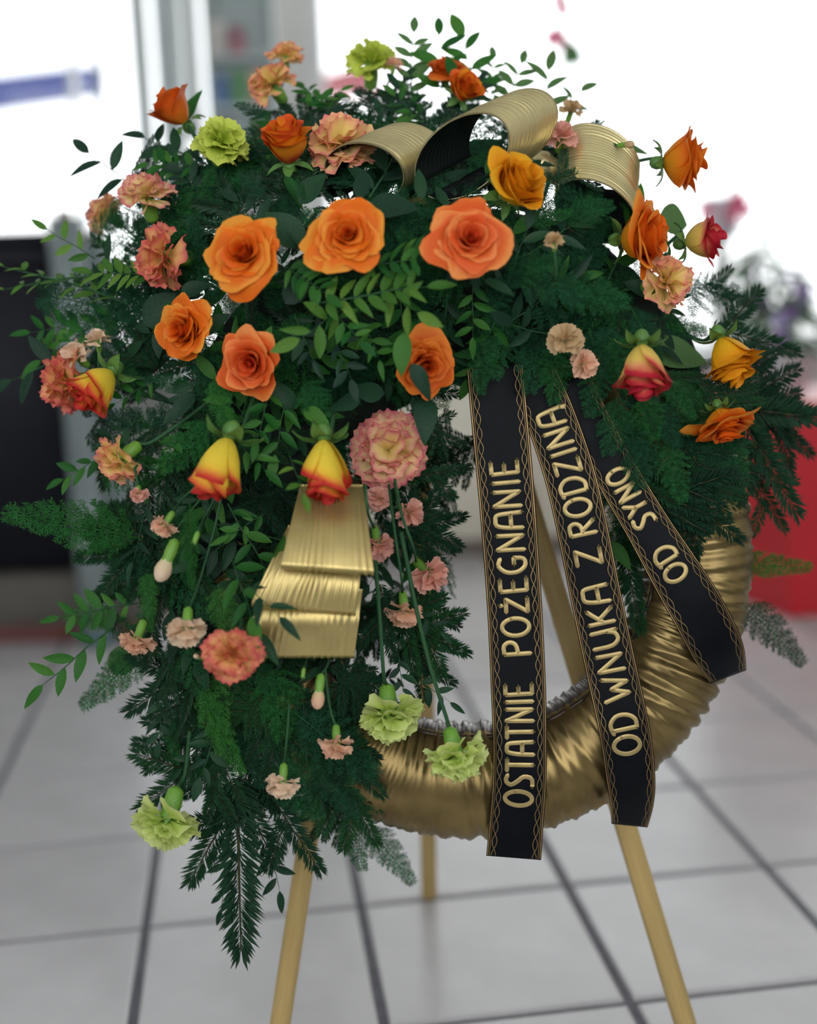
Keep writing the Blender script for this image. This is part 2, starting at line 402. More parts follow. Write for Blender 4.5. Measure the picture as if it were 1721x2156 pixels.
def tile_mesh():
    b = .012; V = [(g, g, -.02), (1 - g, g, -.02), (1 - g, 1 - g, -.02), (g, 1 - g, -.02), (g + b * .3, g + b * .3, -.004), (1 - g - b * .3, g + b * .3, -.004), (1 - g - b * .3, 1 - g - b * .3, -.004), (g + b * .3, 1 - g - b * .3, -.004), (g + b, g + b, 0), (1 - g - b, g + b, 0), (1 - g - b, 1 - g - b, 0), (g + b, 1 - g - b, 0)]
    F = [(0, 1, 5, 4), (1, 2, 6, 5), (2, 3, 7, 6), (3, 0, 4, 7), (4, 5, 9, 8), (5, 6, 10, 9), (6, 7, 11, 10), (7, 4, 8, 11), (8, 9, 10, 11)]
    return mesh('tile', V, F, TILE, False)
TME = tile_mesh(); TR = Matrix.Rotation(YAW, 4, 'Z')
for b in range(-6, 9):
    for a in range(-8, 11):
        w = tile_world(a, b); mid = tile_world(a + .5, b + .5)
        if abs(mid.x) > 2.6 or mid.y > 5.0 or mid.y < -.2: continue
        if abs(mid.x) > .62 * max(mid.y, 1.2) + .35: continue
        link('tile', TME, floor, Matrix.Translation(w) @ TR @ Matrix.Scale(TS, 4))

BY = 4.75      # window wall
def quadbox(name, x0, x1, y0, y1, z0, z1, m, bev=0.0, parent=None, rot=0, loc=(0, 0, 0)):
    return link(name, mesh(name, *box((x0, y0, z0), (x1, y1, z1), bev), m, bev > 0), parent)
wb = struct(link('wall_back', mesh('wall_back', *join([box((-3.2, BY, 0), (3.2, BY + .18, .62)), box((-3.2, BY, 2.55), (3.2, BY + .18, 2.8)), box((-3.2, BY, .62), (-2.6, BY + .18, 2.55)), box((2.6, BY, .62), (3.2, BY + .18, 2.55)), box((-.62, BY, .62), (-.30, BY + .18, 2.55))]), WHITEW, False)), 'white wall around the shop windows')
struct(quadbox('wall_left', -3.3, -3.2, -1.2, BY + .18, 0, 2.8, WHITEW)); struct(quadbox('wall_right', 3.2, 3.3, -1.2, BY + .18, 0, 2.8, WHITEW))
struct(quadbox('ceiling', -3.3, 3.3, -1.38, BY + .18, 2.8, 2.9, WHITEW))
GL = glass('window_glass', (.98, .99, .99), .04)
def window(idx, x0, x1, bars):
    o = struct(link('window_%d' % idx, None)); o.empty_display_size = .05; o['label'] = 'bright overexposed shop window behind the wreath'
    t = .05; fr = [box((x0, BY + .03, .62), (x1, BY + .11, .62 + t)), box((x0, BY + .03, 2.5), (x1, BY + .11, 2.55)), box((x0, BY + .03, .62), (x0 + t, BY + .11, 2.55)), box((x1 - t, BY + .03, .62), (x1, BY + .11, 2.55))]
    link('frame', mesh('frame', *join(fr), FRAMEW, False), o)
    for b in bars: link('mullion', mesh('mullion', *box((b - .010, BY + .03, .67), (b + .010, BY + .11, 2.5), .004), FRAMEW, False), o)
    xs = [x0 + t] + bars + [x1 - t]
    for a, b in zip(xs, xs[1:]): link('pane', mesh('pane', *box((a + .005, BY + .066, .66), (b - .005, BY + .072, 2.51)), GL, False), o)
window(1, -2.6, -.62, [-1.17, -.93]); window(2, -.30, 2.6, [2.0])
quadbox('window_sill', -3.1, 3.1, BY - .16, BY + .02, .60, .635, FRAMEW, .006)
sill = bpy.data.objects['window_sill']; sill.name = 'trim_1'; struct(sill, 'white window sill along the back wall')

# unseen wall added behind the camera so front daylight enters only from above
struct(link('wall_light_shaper', mesh('wall_light_shaper', *join([box((-3.2, -1.38, 0), (3.2, -1.2, 1.05)), box((-3.2, -1.38, 2.6), (3.2, -1.2, 2.8))]), mat('grey_shaper_wall', (.30, .29, .28), rough=.7), False)), 'unseen grey wall added behind the camera to shape the daylight')

# ---- left: black cabinet on a plinth, film rolls, rack
DARKCAB = mat('black_cabinet_laminate', (.010, .011, .017), rough=.5, noise=.15, spec=.2)
PLINTH = mat('plinth_grey_brown', (.13, .12, .105), rough=.7, noise=.15, nscale=8)
REDTRIM = mat('red_brown_trim', (.17, .05, .045), rough=.5)
pf = floor_at(80, 1352); PY = pf.y
ph = at_y(80, 1212, PY + .02).z; xr = at_y(300, 1300, PY).x
pl = thing('plinth', 'low grey brown plinth under the black cabinet', 'plinth', Matrix.Translation((0, PY, 0)))
link('body', mesh('body', *box((-2.4, .0, .045), (xr, .7, ph), .006), PLINTH), pl)
link('base_trim', mesh('base_trim', *box((-2.4, -.012, .002), (xr + .01, .70, .045), .004), REDTRIM), pl)['label'] = 'red brown strip along the floor'
ct = at_y(80, 487, PY + .05).z; cx1 = at_y(172, 900, PY + .05).x
cb = thing('cabinet', 'black cabinet standing on the low plinth at far left', 'cabinet', Matrix.Translation((0, PY + .05, ph)))
hh = ct - ph
link('carcass', mesh('carcass', *box((-2.2, .02, 0), (cx1, .5, hh - .03), .004), DARKCAB), cb)
link('cabinet_top', mesh('cabinet_top', *box((-2.22, -.01, hh - .035), (cx1 + .008, .52, hh), .006), DARKCAB), cb)
dw = .62
for k in range(3):
    d = link('door', mesh('door', *box((cx1 - .02 - dw * (k + 1), 0.0, .02), (cx1 - .026 - dw * k, .022, hh - .10), .004), DARKCAB), cb)
    link('handle', mesh('handle', *box((cx1 - .10 - dw * k, -.02, hh * .55), (cx1 - .085 - dw * k, 0, hh * .72), .003), DARKCAB), d)
    link('drawer_front', mesh('drawer_front', *box((cx1 - .02 - dw * (k + 1), 0.0, hh - .095), (cx1 - .026 - dw * k, .022, hh - .04), .003), DARKCAB), cb)
FILM = mat('clear_film', (.42, .50, .51), rough=.15, noise=.25, nscale=9, stretch=(6, 6, .5), transl=.45, coat=.5)
for k, (px, w_, yo, top, lab) in enumerate([(206, 70, .02, 455, 'roll of grey teal film standing beside the black cabinet'), (262, 60, .12, 500, 'second roll of grey teal film behind the first')]):
    bpos = at_y(px, 1290, PY + yo - .06); tz = at_y(px, top, PY + yo - .06).z; rr = w_ * .5 * mpp(bpos)
    t = thing('film_roll', lab, 'roll', Matrix.Translation((bpos.x, PY + yo - .06, max(.0, 0))), 'film rolls')
    link('film', mesh('film', *lathe([(rr, .05), (rr * 1.02, .3), (rr * .98, .6), (rr * 1.02, tz * .8), (rr, tz)], 18), FILM), t)
    link('core', mesh('core', *lathe([(rr * .45, .002), (rr * .45, tz + .02)], 12), mat('card_core', (.35, .28, .2), rough=.9)), t)
    link('end_cap', mesh('end_cap', *lathe([(rr * 1.05, .002), (rr * 1.05, .05)], 18), mat('teal_cap', (.12, .2, .22), rough=.4)), t)

# rack with cards in front of the pillar (upper left)
RACKM = mat('rack_metal', (.40, .47, .47), rough=.4, metal=.2)
RY = 4.0
rx0 = at_y(440, 100, RY).x; rx1 = at_y(572, 100, RY).x; rzb = 0.003; rzt = at_y(500, -60, RY).z
rk = thing('card_rack', 'tall grey teal rack with coloured cards behind the left roses', 'rack', Matrix.Translation(((rx0 + rx1) / 2, RY, 0)))
hw = (rx1 - rx0) / 2
link('back_panel', mesh('back_panel', *box((-hw, 0, .1), (hw, .02, rzt), .003), RACKM), rk)
for s in (-1, 1): link('post', mesh('post', *box((s * hw - .012, -.02, 0.003), (s * hw + .012, .03, rzt), .003), RACKM), rk)
link('foot', mesh('foot', *box((-hw - .05, -.16, 0.003), (hw + .05, .16, .05), .006), RACKM), rk)
CC = [(.55, .12, .14), (.10, .20, .38), (.12, .32, .14), (.55, .40, .25), (.65, .62, .58), (.42, .18, .22), (.2, .35, .36)]
CM = [mat('card_%s' % n, c, rough=.6, noise=.3, nscale=18) for n, c in zip(('red', 'blue', 'green', 'tan', 'cream', 'plum', 'teal'), CC)]
q = 0; z = .75
while z < rzt - .12:
    link('shelf', mesh('shelf', *box((-hw, -.05, z), (hw, 0, z + .012)), RACKM, False), rk)
    for k in range(3):
        x = -hw + .012 + k * (2 * hw - .02) / 3
        if RN.random() < .75: link('card', mesh('card', *box((x, -.035, z + .013), (x + (2 * hw) / 3 - .02, -.028, z + .013 + RN.uniform(.07, .11))), CM[q % 7], False), rk); 
        q += 1
    z += .145
# hanging pale strips left of the rack
STRIP = mat('pale_sheer', (.70, .74, .74), rough=.5, transl=.4, noise=.12, nscale=5, stretch=(20, 20, 1))
for k, (px, w_, y_, top, bot) in enumerate([(215, 16, 4.3, -80, 470), (300, 40, 4.35, -80, 470), (360, 60, 4.4, -80, 420), (410, 30, 4.3, -80, 300)]):
    c_ = at_y(px, 200, y_); hwid = w_ * .5 * mpp(c_); zt = 2.75; zb = at_y(px, bot, y_).z
    V = []; nu = 9; nv = 8
    for j in range(nv):
        for i in range(nu):
            u = -1 + 2 * i / (nu - 1); V.append((c_.x + u * hwid, y_ + .02 * sin(u * 6 + k), zb + (zt - zb) * j / (nv - 1)))
    o = link('hanging_strip', mesh('hanging_strip', V, grid_faces(nu, nv), STRIP)); 
    tag(o, ('narrow pale strip hanging farthest left in the window', 'pale sheer strip hanging second from the left', 'widest pale sheer strip hanging in the left window', 'pale strip hanging beside the card rack')[k], 'decoration', 'pale hanging strips')
    so = o.modifiers.new('thickness', 'SOLIDIFY'); so.thickness = .002

# outdoors seen through the windows
BLUE = mat('blue_awning_cloth', (.02, .035, .16), rough=.8); DRED = mat('red_canopy_cloth', (.25, .02, .035), rough=.7)
def canopy(name, label, pts, m, Y):
    """a sloping cloth canopy on two poles, out in the street"""
    a, b, c2, d2 = [at_y(*p, Y) for p in pts]
    dep = Vector((0, .5, .05)); T = [a, b, c2, d2, a + dep, b + dep, c2 + dep, d2 + dep]
    F = [(0, 1, 2, 3), (7, 6, 5, 4), (0, 4, 5, 1), (1, 5, 6, 2), (2, 6, 7, 3), (3, 7, 4, 0)]
    t = thing(name, label, 'canopy')
    link('cloth', mesh('cloth', T, F, m, False), t)
    for q in (a + dep * .5, b + dep * .5):
        link('pole', mesh('pole', *tube([(q.x, q.y, -.2), (q.x, q.y, q.z)], .015), FRAMEW), t)
canopy('awning', 'dark blue awning outside the left window', [(-330, 195), (185, 135), (185, 200), (-330, 275)], BLUE, 8.0)
canopy('awning', 'dark red canopy outside behind the topmost flowers', [(640, 165), (800, 128), (800, 200), (640, 205)], DRED, 7.0)
paver = mat('street_paving', (.55, .55, .54), rough=.9, noise=.1)
struct(link('ground', mesh('ground', *box((-14, BY + .2, -.30), (14, 30, -.2)), paver, False)), 'pale street outside the windows')

# ---- cream cabinet with brown toe kick, straight behind the ring's opening
CREAM = mat('cream_laminate', (.84, .81, .68), rough=.5, noise=.03); TOE = mat('brown_toe_kick', (.16, .125, .10), rough=.6)
f0 = floor_at(1010, 1170); CY = f0.y
zk = at_y(1080, 1137, CY - .01).z
cc = thing('cabinet', 'cream cabinet with brown plinth seen through the wreath opening', 'cabinet', Matrix.Translation((0, CY, 0)))
xl, xr2 = at_y(600, 1000, CY).x, at_y(1400, 1000, CY).x
link('toe_kick', mesh('toe_kick', *box((xl + .02, .02, .003), (xr2 - .02, .40, zk), .003), TOE), cc)
link('carcass', mesh('carcass', *box((xl, .018, zk), (xr2, .42, .66), .003), CREAM), cc)
for k in range(3):
    wd_ = (xr2 - xl) / 3; d = link('door', mesh('door', *box((xl + wd_ * k + .003, 0, zk + .003), (xl + wd_ * (k + 1) - .003, .018, .655), .003), CREAM), cc)
    link('handle', mesh('handle', *box((xl + wd_ * k + .03, -.02, .5), (xl + wd_ * k + .042, 0, .6), .003), RACKM), d)

# ---- right: red box with plants
RED = mat('red_lacquer', (.64, .016, .030), rough=.4, noise=.06, nscale=6)
rc0 = floor_at(1660, 1302); rc1 = floor_at(1560, 1266)
ax = (rc1 - rc0); ang = atan2(ax.y, ax.x)
rtop = at_y(1680, 862, rc0.y).z
Mr = Matrix.Translation((rc0.x, rc0.y, 0)) @ Matrix.Rotation(radians(-4), 4, 'Z')
Lb = .46
rb = thing('display_box', 'tall red lacquered box at the right edge behind the wreath', 'box', Mr)
side = Vector((rc1.x - rc0.x, rc1.y - rc0.y, 0)); side = side.normalized() * .42
Vb = []
for z in (.003, rtop):
    Vb += [(0, 0, z), (.5, 0, z), (.5 + side.x, side.y, z), (side.x, side.y, z)]
link('body', mesh('body', Vb, [(3, 2, 1, 0), (4, 5, 6, 7), (0, 1, 5, 4), (1, 2, 6, 5), (2, 3, 7, 6), (3, 0, 4, 7)], RED, False), rb)
Vl = []
for z in (rtop, rtop + .02):
    Vl += [(-.012, -.012, z), (.512, -.012, z), (.512 + side.x, side.y + .012, z), (side.x - .012, side.y + .012, z)]
link('lid', mesh('lid', Vl, [(3, 2, 1, 0), (4, 5, 6, 7), (0, 1, 5, 4), (1, 2, 6, 5), (2, 3, 7, 6), (3, 0, 4, 7)], RED, False), rb)
POTW = mat('white_glazed_pot', (.75, .74, .76), rough=.25); PINKF = mat('pink_petals', (.70, .10, .22), rough=.6, transl=.3); PURF = mat('purple_petals', (.28, .12, .42), rough=.6, transl=.3); WHTF = mat('white_petals', (.8, .8, .82), rough=.6, transl=.3); LAVF = mat('lavender_petals', (.45, .38, .68), rough=.6, transl=.3)
PGREEN = mat('pot_plant_leaf', (.05, .16, .045), rough=.5, noise=.2, rand=.3, transl=.2)
def leaf_mesh(m, wr=.3, bend=.25, fold=.15, pw=.8, seed=0, nv=7, wave=0.0):
    V = []
    for j in range(nv):
        v = j / (nv - 1); w = wr * .5 * sin(pi * min(1, max(0, v)) ** pw) ** .85 + .004
        for i in range(5):
            u = -1 + .5 * i
            V.append((u * w, v - .05 * bend * v, -bend * v * v * .6 + fold * w * abs(u) * 1.5 + wave * sin(9 * v + 2 * u) * abs(u)))
    return mesh('leaf', V, grid_faces(5, nv), m)
PLEAF = leaf_mesh(PGREEN, .4, .5)
def flower5(m):
    V, F = [], []
    for k in range(5):
        a = 2 * pi * k / 5; o = len(V)
        for (r, w, z) in ((.05, .1, 0), (.5, .42, .12), (.9, .32, .12), (1.05, .02, .05)):
            for s in (-1, 1):
                V.append((r * cos(a) - s * w * sin(a), r * sin(a) + s * w * cos(a), z))
        F += grid_faces(2, 4, o)
    return mesh('flower', V, F, m)
FL5 = {m.name: flower5(m) for m in (PINKF, PURF, WHTF, LAVF)}
def potted(label, p, r, h, nl, leaf_len, fl, nf, potm=POTW, pr=.07, phh=.13):
    t = thing('potted_plant', label, 'plant', Matrix.Translation(p), 'potted plants behind the wreath')
    link('pot', mesh('pot', *lathe([(pr * .7, 0), (pr * .95, phh * .9), (pr * 1.05, phh * .92), (pr * 1.05, phh), (pr * .9, phh), (pr * .85, phh * .85)], 20), potm), t)
    link('soil', mesh('soil', *lathe([(pr * .86, phh * .80), (pr * .86, phh * .86)], 16), mat('potting_soil', (.04, .025, .015), rough=1)), t)
    for k in range(nl):
        a = RN.uniform(0, 2 * pi); el = RN.uniform(.25, 1.35); R = RN.uniform(.35, .9)
        d = Vector((cos(a) * cos(el), sin(a) * cos(el), sin(el)))
        q = Vector((0, 0, phh * .9)) + Vector((d.x * r * R, d.y * r * R, d.z * h * R))
        M = frame(q, (Vector((0, 0, 1)) + d * .3).normalized(), d, leaf_len * RN.uniform(.7, 1.2)) @ Matrix.Rotation(-pi / 2, 4, 'Z')
        link('leaf', PLEAF, t, M)
    st = []
    for k in range(8):
        a = RN.uniform(0, 6.28); e = Vector((cos(a) * r * .6, sin(a) * r * .6, phh + h * RN.uniform(.5, .85)))
        st.append(tube([(0, 0, phh * .8), (e.x * .4, e.y * .4, phh + (e.z - phh) * .6), tuple(e)], .003, 5))
    link('stem', mesh('stem', *join(st), STEM), t)
    for k in range(nf):
        a = RN.uniform(0, 6.28); el = RN.uniform(.2, 1.4)
        d = Vector((cos(a) * cos(el), sin(a) * cos(el), sin(el))); q = Vector((0, 0, phh * .9)) + Vector((d.x * r, d.y * r, d.z * h))
        link('flower', FL5[fl[k % len(fl)].name], t, frame(q, d, None, .022))
    return t
zt = rtop + .0205
sc_ = lambda a, b: Mr @ Vector((a, b, zt))
potted('leafy potted plant with purple flowers on the red box front', sc_(-.0, .10), .14, .24, 90, .07, [PURF, LAVF], 14)
potted('leafy potted plant with hot pink flowers on the red box', sc_(.30, .11), .13, .20, 90, .06, [PINKF, WHTF], 16)
potted('tall leafy potted plant with white flowers behind the others', sc_(.0, .42), .15, .40, 140, .085, [WHTF, PURF], 12)
potted('bushy green potted plant at the back of the red box', sc_(.46, .42), .14, .40, 130, .085, [LAVF, WHTF], 8)
# orchid in a pale pot on the window sill
op = at_y(1520, 520, BY - .08); 
t = thing('potted_orchid', 'pale pot with pink orchid blooms on the window sill', 'plant', Matrix.Translation((op.x, BY - .08, .635)))
oz = at_y(1520, 500, BY - .08).z - .635; ot = at_y(1520, 415, BY - .08).z - .635
link('stand', mesh('stand', *lathe([(.06, 0), (.05, .02), (.03, .05), (.03, oz - .02), (.06, oz)], 18), FRAMEW), t)
link('pot', mesh('pot', *lathe([(.05, oz), (.085, ot - .01), (.09, ot), (.08, ot)], 20), mat('lavender_pot', (.55, .54, .60), rough=.4)), t)
for k, (px, py) in enumerate([(1562, 430), (1575, 445), (1545, 452), (1482, 445), (1555, 415)]):
    q = at_y(px, py, BY - .16 - .01 * k) - Vector((op.x, BY - .08, .635))
    link('flower', FL5['pink_petals'], t, frame(q, Vector((.1, -1, .2)), None, .03))
link('stem', mesh('stem', *tube([(0, 0, ot - .02), (.03, -.05, ot + .04), (.06, -.1, ot + .0)], .004), STEM), t)
# hanging flower by the window, upper right
hp = at_y(1185, 60, 3.2)
t = thing('hanging_flower', 'pink flower trail with one green leaf hanging in the window', 'plant', Matrix.Translation((hp.x, 3.2, 2.8)))
pts = [at_y(1190, y, 3.2) - Vector((hp.x, 3.2, 2.8)) for y in (0, 60, 110)]
link('stem', mesh('stem', *tube([(0, 0, -.002)] + [tuple(p) for p in pts], .0025), STEM), t)
for k, (px, py) in enumerate([(1178, 0), (1186, 22), (1160, 82), (1172, 70), (1178, 88)]):
    link('flower', FL5['pink_petals'], t, frame(at_y(px, py, 3.2 - .012 * k) - Vector((hp.x, 3.2, 2.8)), Vector((.2 * k - .4, -1, .1)), None, .018))
for k, (a, b, c_, d_) in enumerate([(1196, 78, 1195, 132), (1180, 125, 1222, 126), (1205, 90, 1222, 128)]):
    A = at_y(a, b, 3.19) - Vector((hp.x, 3.2, 2.8)); B = at_y(c_, d_, 3.19) - Vector((hp.x, 3.2, 2.8))
    link('leaf', PLEAF, t, frame(A, Vector((0, -1, .1)), (B - A), (B - A).length * 1.3) @ Matrix.Rotation(-pi / 2, 4, 'Z'))

#@@WREATH
# ================================================================== EASEL
es = thing('easel_stand', 'pale pine tripod easel carrying the funeral wreath', 'stand', Matrix())
NB = -.078
apex = at(882, 360, NB)
def leg(pa, pb, w, t, up, name='leg'):
    V, F, M = slab(pa, pb, w, t, up)
    return link(name, mesh(name, V, F, WOOD), es, M)
def down_to_floor(a, b):
    d = (b - a); return a + d * ((a.z - .003) / (a.z - b.z))
l_b = at(592, 2156, NB); r_b = at(1444, 2156, NB)
lw = 44 * PXM
pl_ = down_to_floor(at(640, 1858, NB), l_b); pr_ = down_to_floor(at(1190, 1300, NB), r_b)
dl = (apex - pl_); dr = (apex - pr_)
leg(pl_, apex - Vector((.012, 0, 0)), lw, .018, NV); leg(pr_, apex + Vector((.012, 0, 0)), lw * 1.05, .018, NV)
rf = floor_at(904, 1893); rf.z = .003
leg(rf, apex - NV * .03, .024, .018, NV)
link('crossbar', mesh('crossbar', *(slab(pl_ + dl * .34 - NV * .016, pr_ + dr * .34 - NV * .016, .035, .012, NV)[0:2]), WOOD), es, slab(pl_ + dl * .34 - NV * .016, pr_ + dr * .34 - NV * .016, .035, .012, NV)[2])
link('bolt', mesh('bolt', *tube([tuple(apex - NV * .05), tuple(apex + NV * .02)], .005, 8), RACKM), es)['label'] = 'metal bolt joining the legs'

# ================================================================== RING
RMAJ, RMIN = 480 * PXM, 118 * PXM
MW = Matrix(((1, 0, NV.x, P0.x), (0, WUP.y, NV.y, P0.y), (0, WUP.z, NV.z, P0.z), (0, 0, 0, 1)))
na, nb_ = 1100, 24
pr_n = random.Random(5); ridge = []
ph1 = [pr_n.uniform(0, 6.28) for _ in range(8)]
step = [pr_n.uniform(.6, 1.0) for _ in range(na)]
V, fm = [], []
for i in range(na):
    A = 2 * pi * i / na
    for j in range(nb_):
        B = 2 * pi * j / nb_
        tw = A + .05 * sin(B + ph1[4]) + .03 * sin(3 * A) * sin(B) + .012 * sin(11 * A + 2 * B)
        pl_amp = .6 + .4 * sin(7 * A + ph1[5])
        rr = RMIN * (1 + .042 * pl_amp * (2 * abs(sin(40 * tw + 1.6 * sin(5 * tw + ph1[0]))) - 1) + .014 * sin(131 * tw + 2 * sin(9 * tw + ph1[1])) + .014 * sin(3 * A + ph1[2]) + .010 * sin(230 * tw + 2 * B))
        rad = RMAJ + rr * cos(B); V.append((rad * cos(A), rad * sin(A), rr * sin(B) * .92))
F = []
for i in range(na):
    for j in range(nb_):
        i2, j2 = (i + 1) % na, (j + 1) % nb_
        F.append((i * nb_ + j, i2 * nb_ + j, i2 * nb_ + j2, i * nb_ + j2))
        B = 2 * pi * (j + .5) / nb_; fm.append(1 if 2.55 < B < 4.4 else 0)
ring = thing('wreath_ring', 'gold pleated fabric ring forming the body of the wreath', 'wreath', MW)
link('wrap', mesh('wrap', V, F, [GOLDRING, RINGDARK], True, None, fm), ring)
link('seam_edge', mesh('seam_edge', *tube([((RMAJ - RMIN * .80) * cos(a), (RMAJ - RMIN * .80) * sin(a), RMIN * .52 + .002 * sin(37 * a)) for a in [2 * pi * k / 160 for k in range(161)]], .0035, 5), RINGDARK), ring)['label'] = 'dark foil seam along the inner edge'
# foam pad below the flowers
fp = bez([(480, 1600, 50), (475, 1380, 105), (485, 1130, 140), (560, 880, 170), (740, 690, 190), (950, 620, 190), (1180, 660, 170), (1350, 770, 120), (1440, 900, 60)], 46)
V = []
for k, (x, y, r) in enumerate(fp):
    a = fp[max(0, k - 1)]; b = fp[min(len(fp) - 1, k + 1)]; tx, ty = b[0] - a[0], b[1] - a[1]; l = sqrt(tx * tx + ty * ty); nx, ny = -ty / l, tx / l
    for i in range(18):
        an = 2 * pi * i / 18; rr = r * (1 + .06 * sin(7 * an + k * .9))
        hgt = .022 + sin(an) * r * PXM * .52
        V.append(at(x + nx * rr * cos(an), y + ny * rr * cos(an), hgt))
F = grid_faces(18, len(fp), 0, True) + [tuple(range(17, -1, -1)), tuple(range(len(V) - 18, len(V)))]
MWi = MW.inverted()
link('floral_foam', mesh('floral_foam', [MWi @ v for v in V], F, FOAM), ring)['label'] = 'dark green foam pad under the flowers'

# ================================================================== GOLD RIBBONS
def ribbon_sheet(path, ns, nt, mats, thick=.0006, pleat=0.0, seed=0, freq=40):
    """path(s,t) -> (point, normal); front face mats[0], back face mats[1]"""
    rn = random.Random(seed); phs = [rn.uniform(0, 6.28) for _ in range(4)]
    V, F, fm = [], [], []
    for sgn in (1, -1):
        for j in range(ns):
            for i in range(nt):
                s = j / (ns - 1); t = -1 + 2 * i / (nt - 1)
                p, n = path(s, t)
                pl2 = pleat * (sin(freq * t + phs[0] + 1.5 * sin(3 * t) + 1.2 * sin(7.3 * t + phs[2])) * (.6 + .5 * sin(5 * t + phs[3] + 2 * s)) + .6 * sin(freq * 2.3 * t + phs[1] + s))
                V.append(p + n * (sgn * thick + pl2))
    F1 = grid_faces(nt, ns); F2 = [tuple(reversed(f)) for f in grid_faces(nt, ns, ns * nt)]
    rim = []
    o = ns * nt
    for j in range(ns - 1):
        for i in (0, nt - 1): rim.append((j * nt + i, (j + 1) * nt + i, o + (j + 1) * nt + i, o + j * nt + i))
    for i in range(nt - 1):
        for j in (0, ns - 1): rim.append((j * nt + i, j * nt + i + 1, o + j * nt + i + 1, o + j * nt + i))
    return V, F1 + F2 + rim, [0] * len(F1) + [1] * len(F2) + [0] * len(rim)
def L(dx, dy, dt): return RV * dx * PXM + UV * dy * PXM - fwd * dt * PXM      # px-sized offset vector
bow = thing('gold_bow', 'gold satin bow of three open loops with black inside, near wreath top', 'bow', Matrix())
def loop(c, wv, u1, u2, a0, a1, taper=0.0, seed=1, pleat=.0006, freq=30):
    ax = wv.normalized()
    def path(s, t):
        a = radians(a0 + (a1 - a0) * s)
        k = 1 - taper * max(0, -t) * .5
        p = c + (u1 * cos(a) + u2 * sin(a)) * k + wv * t
        n = (u1 * cos(a) / u1.length_squared + u2 * sin(a) / u2.length_squared).normalized()
        return p, n
    V, F, fm = ribbon_sheet(path, 44, 72, None, .0005, pleat, seed, freq)
    return link('loop', mesh('loop', V, F, [GOLDPALE, BLACKIN], True, None, fm), bow)
# loop axes point from the knot (back right) to the opening (front left)
loop(at(814, 341, .10), L(-44, -30, 30), L(78, -18, 14), L(8, 46, 40), -35, 205, .08, 1, .0004, 40)
loop(at(1028, 302, .135), L(-52, -36, 34), L(88, 46, 8), L(-24, 56, 42), -150, 185, .08, 2, .0004, 40)
loop(at(1258, 388, .06), L(-8, -62, 22), L(78, -40, 0), L(16, 38, 58), -175, 175, .0, 3, .0006, 64)
link('knot', mesh('knot', *tube([tuple(at(1100, 330, .05)), tuple(at(1140, 350, .06)), tuple(at(1180, 370, .05))], [.012, .018, .012], 12), GOLDPALE), bow)

fold = thing('gold_ribbon', 'gold pleated ribbon folded in three steps below the yellow buds', 'ribbon', Matrix())
def fold_loop(tl, tr, br, bl, n0, n1, seed, ret=.35):
    """a flattened ribbon loop: face from top edge to bottom edge, round fold, back again"""
    TL, TR_, BR, BL = Vector(tl), Vector(tr), Vector(br), Vector(bl)
    def path(s, t):
        if s < .72: k = s / .72; z = 0.0; ang = 0
        else: k = 1; ang = (s - .72) / .28 * pi
        a = TL.lerp(BL, k); b = TR_.lerp(BR, k); xy = a.lerp(b, (t + 1) / 2)
        n = n0 + (n1 - n0) * k + .014 * sin(k * pi) + .010 * (1 - t * t)
        rr = .011
        if ang > 0:
            p = at(xy.x, xy.y + 9 * sin(ang), n - rr * (1 - cos(ang)))
            nn = (NV * cos(ang) - WUP * sin(ang)).normalized()
        else: p = at(xy.x, xy.y, n); nn = (NV - WUP * .2 * (k - .5)).normalized()
        return p, nn
    V, F, fm = ribbon_sheet(path, 40, 90, None, .0005, .0011 if seed != 3 else .0007, seed, 46)
    return link('fold', mesh('fold', V, F, [GOLD, BLACKIN], True, None, fm), fold)
fold_loop((545, 1240), (765, 1240), (747, 1376), (516, 1376), .150, .145, 3)
fold_loop((608, 1105), (770, 1130), (750, 1285), (530, 1268), .152, .178, 2)
fold_loop((632, 1020), (765, 1020), (787, 1202), (592, 1188), .150, .212, 1)

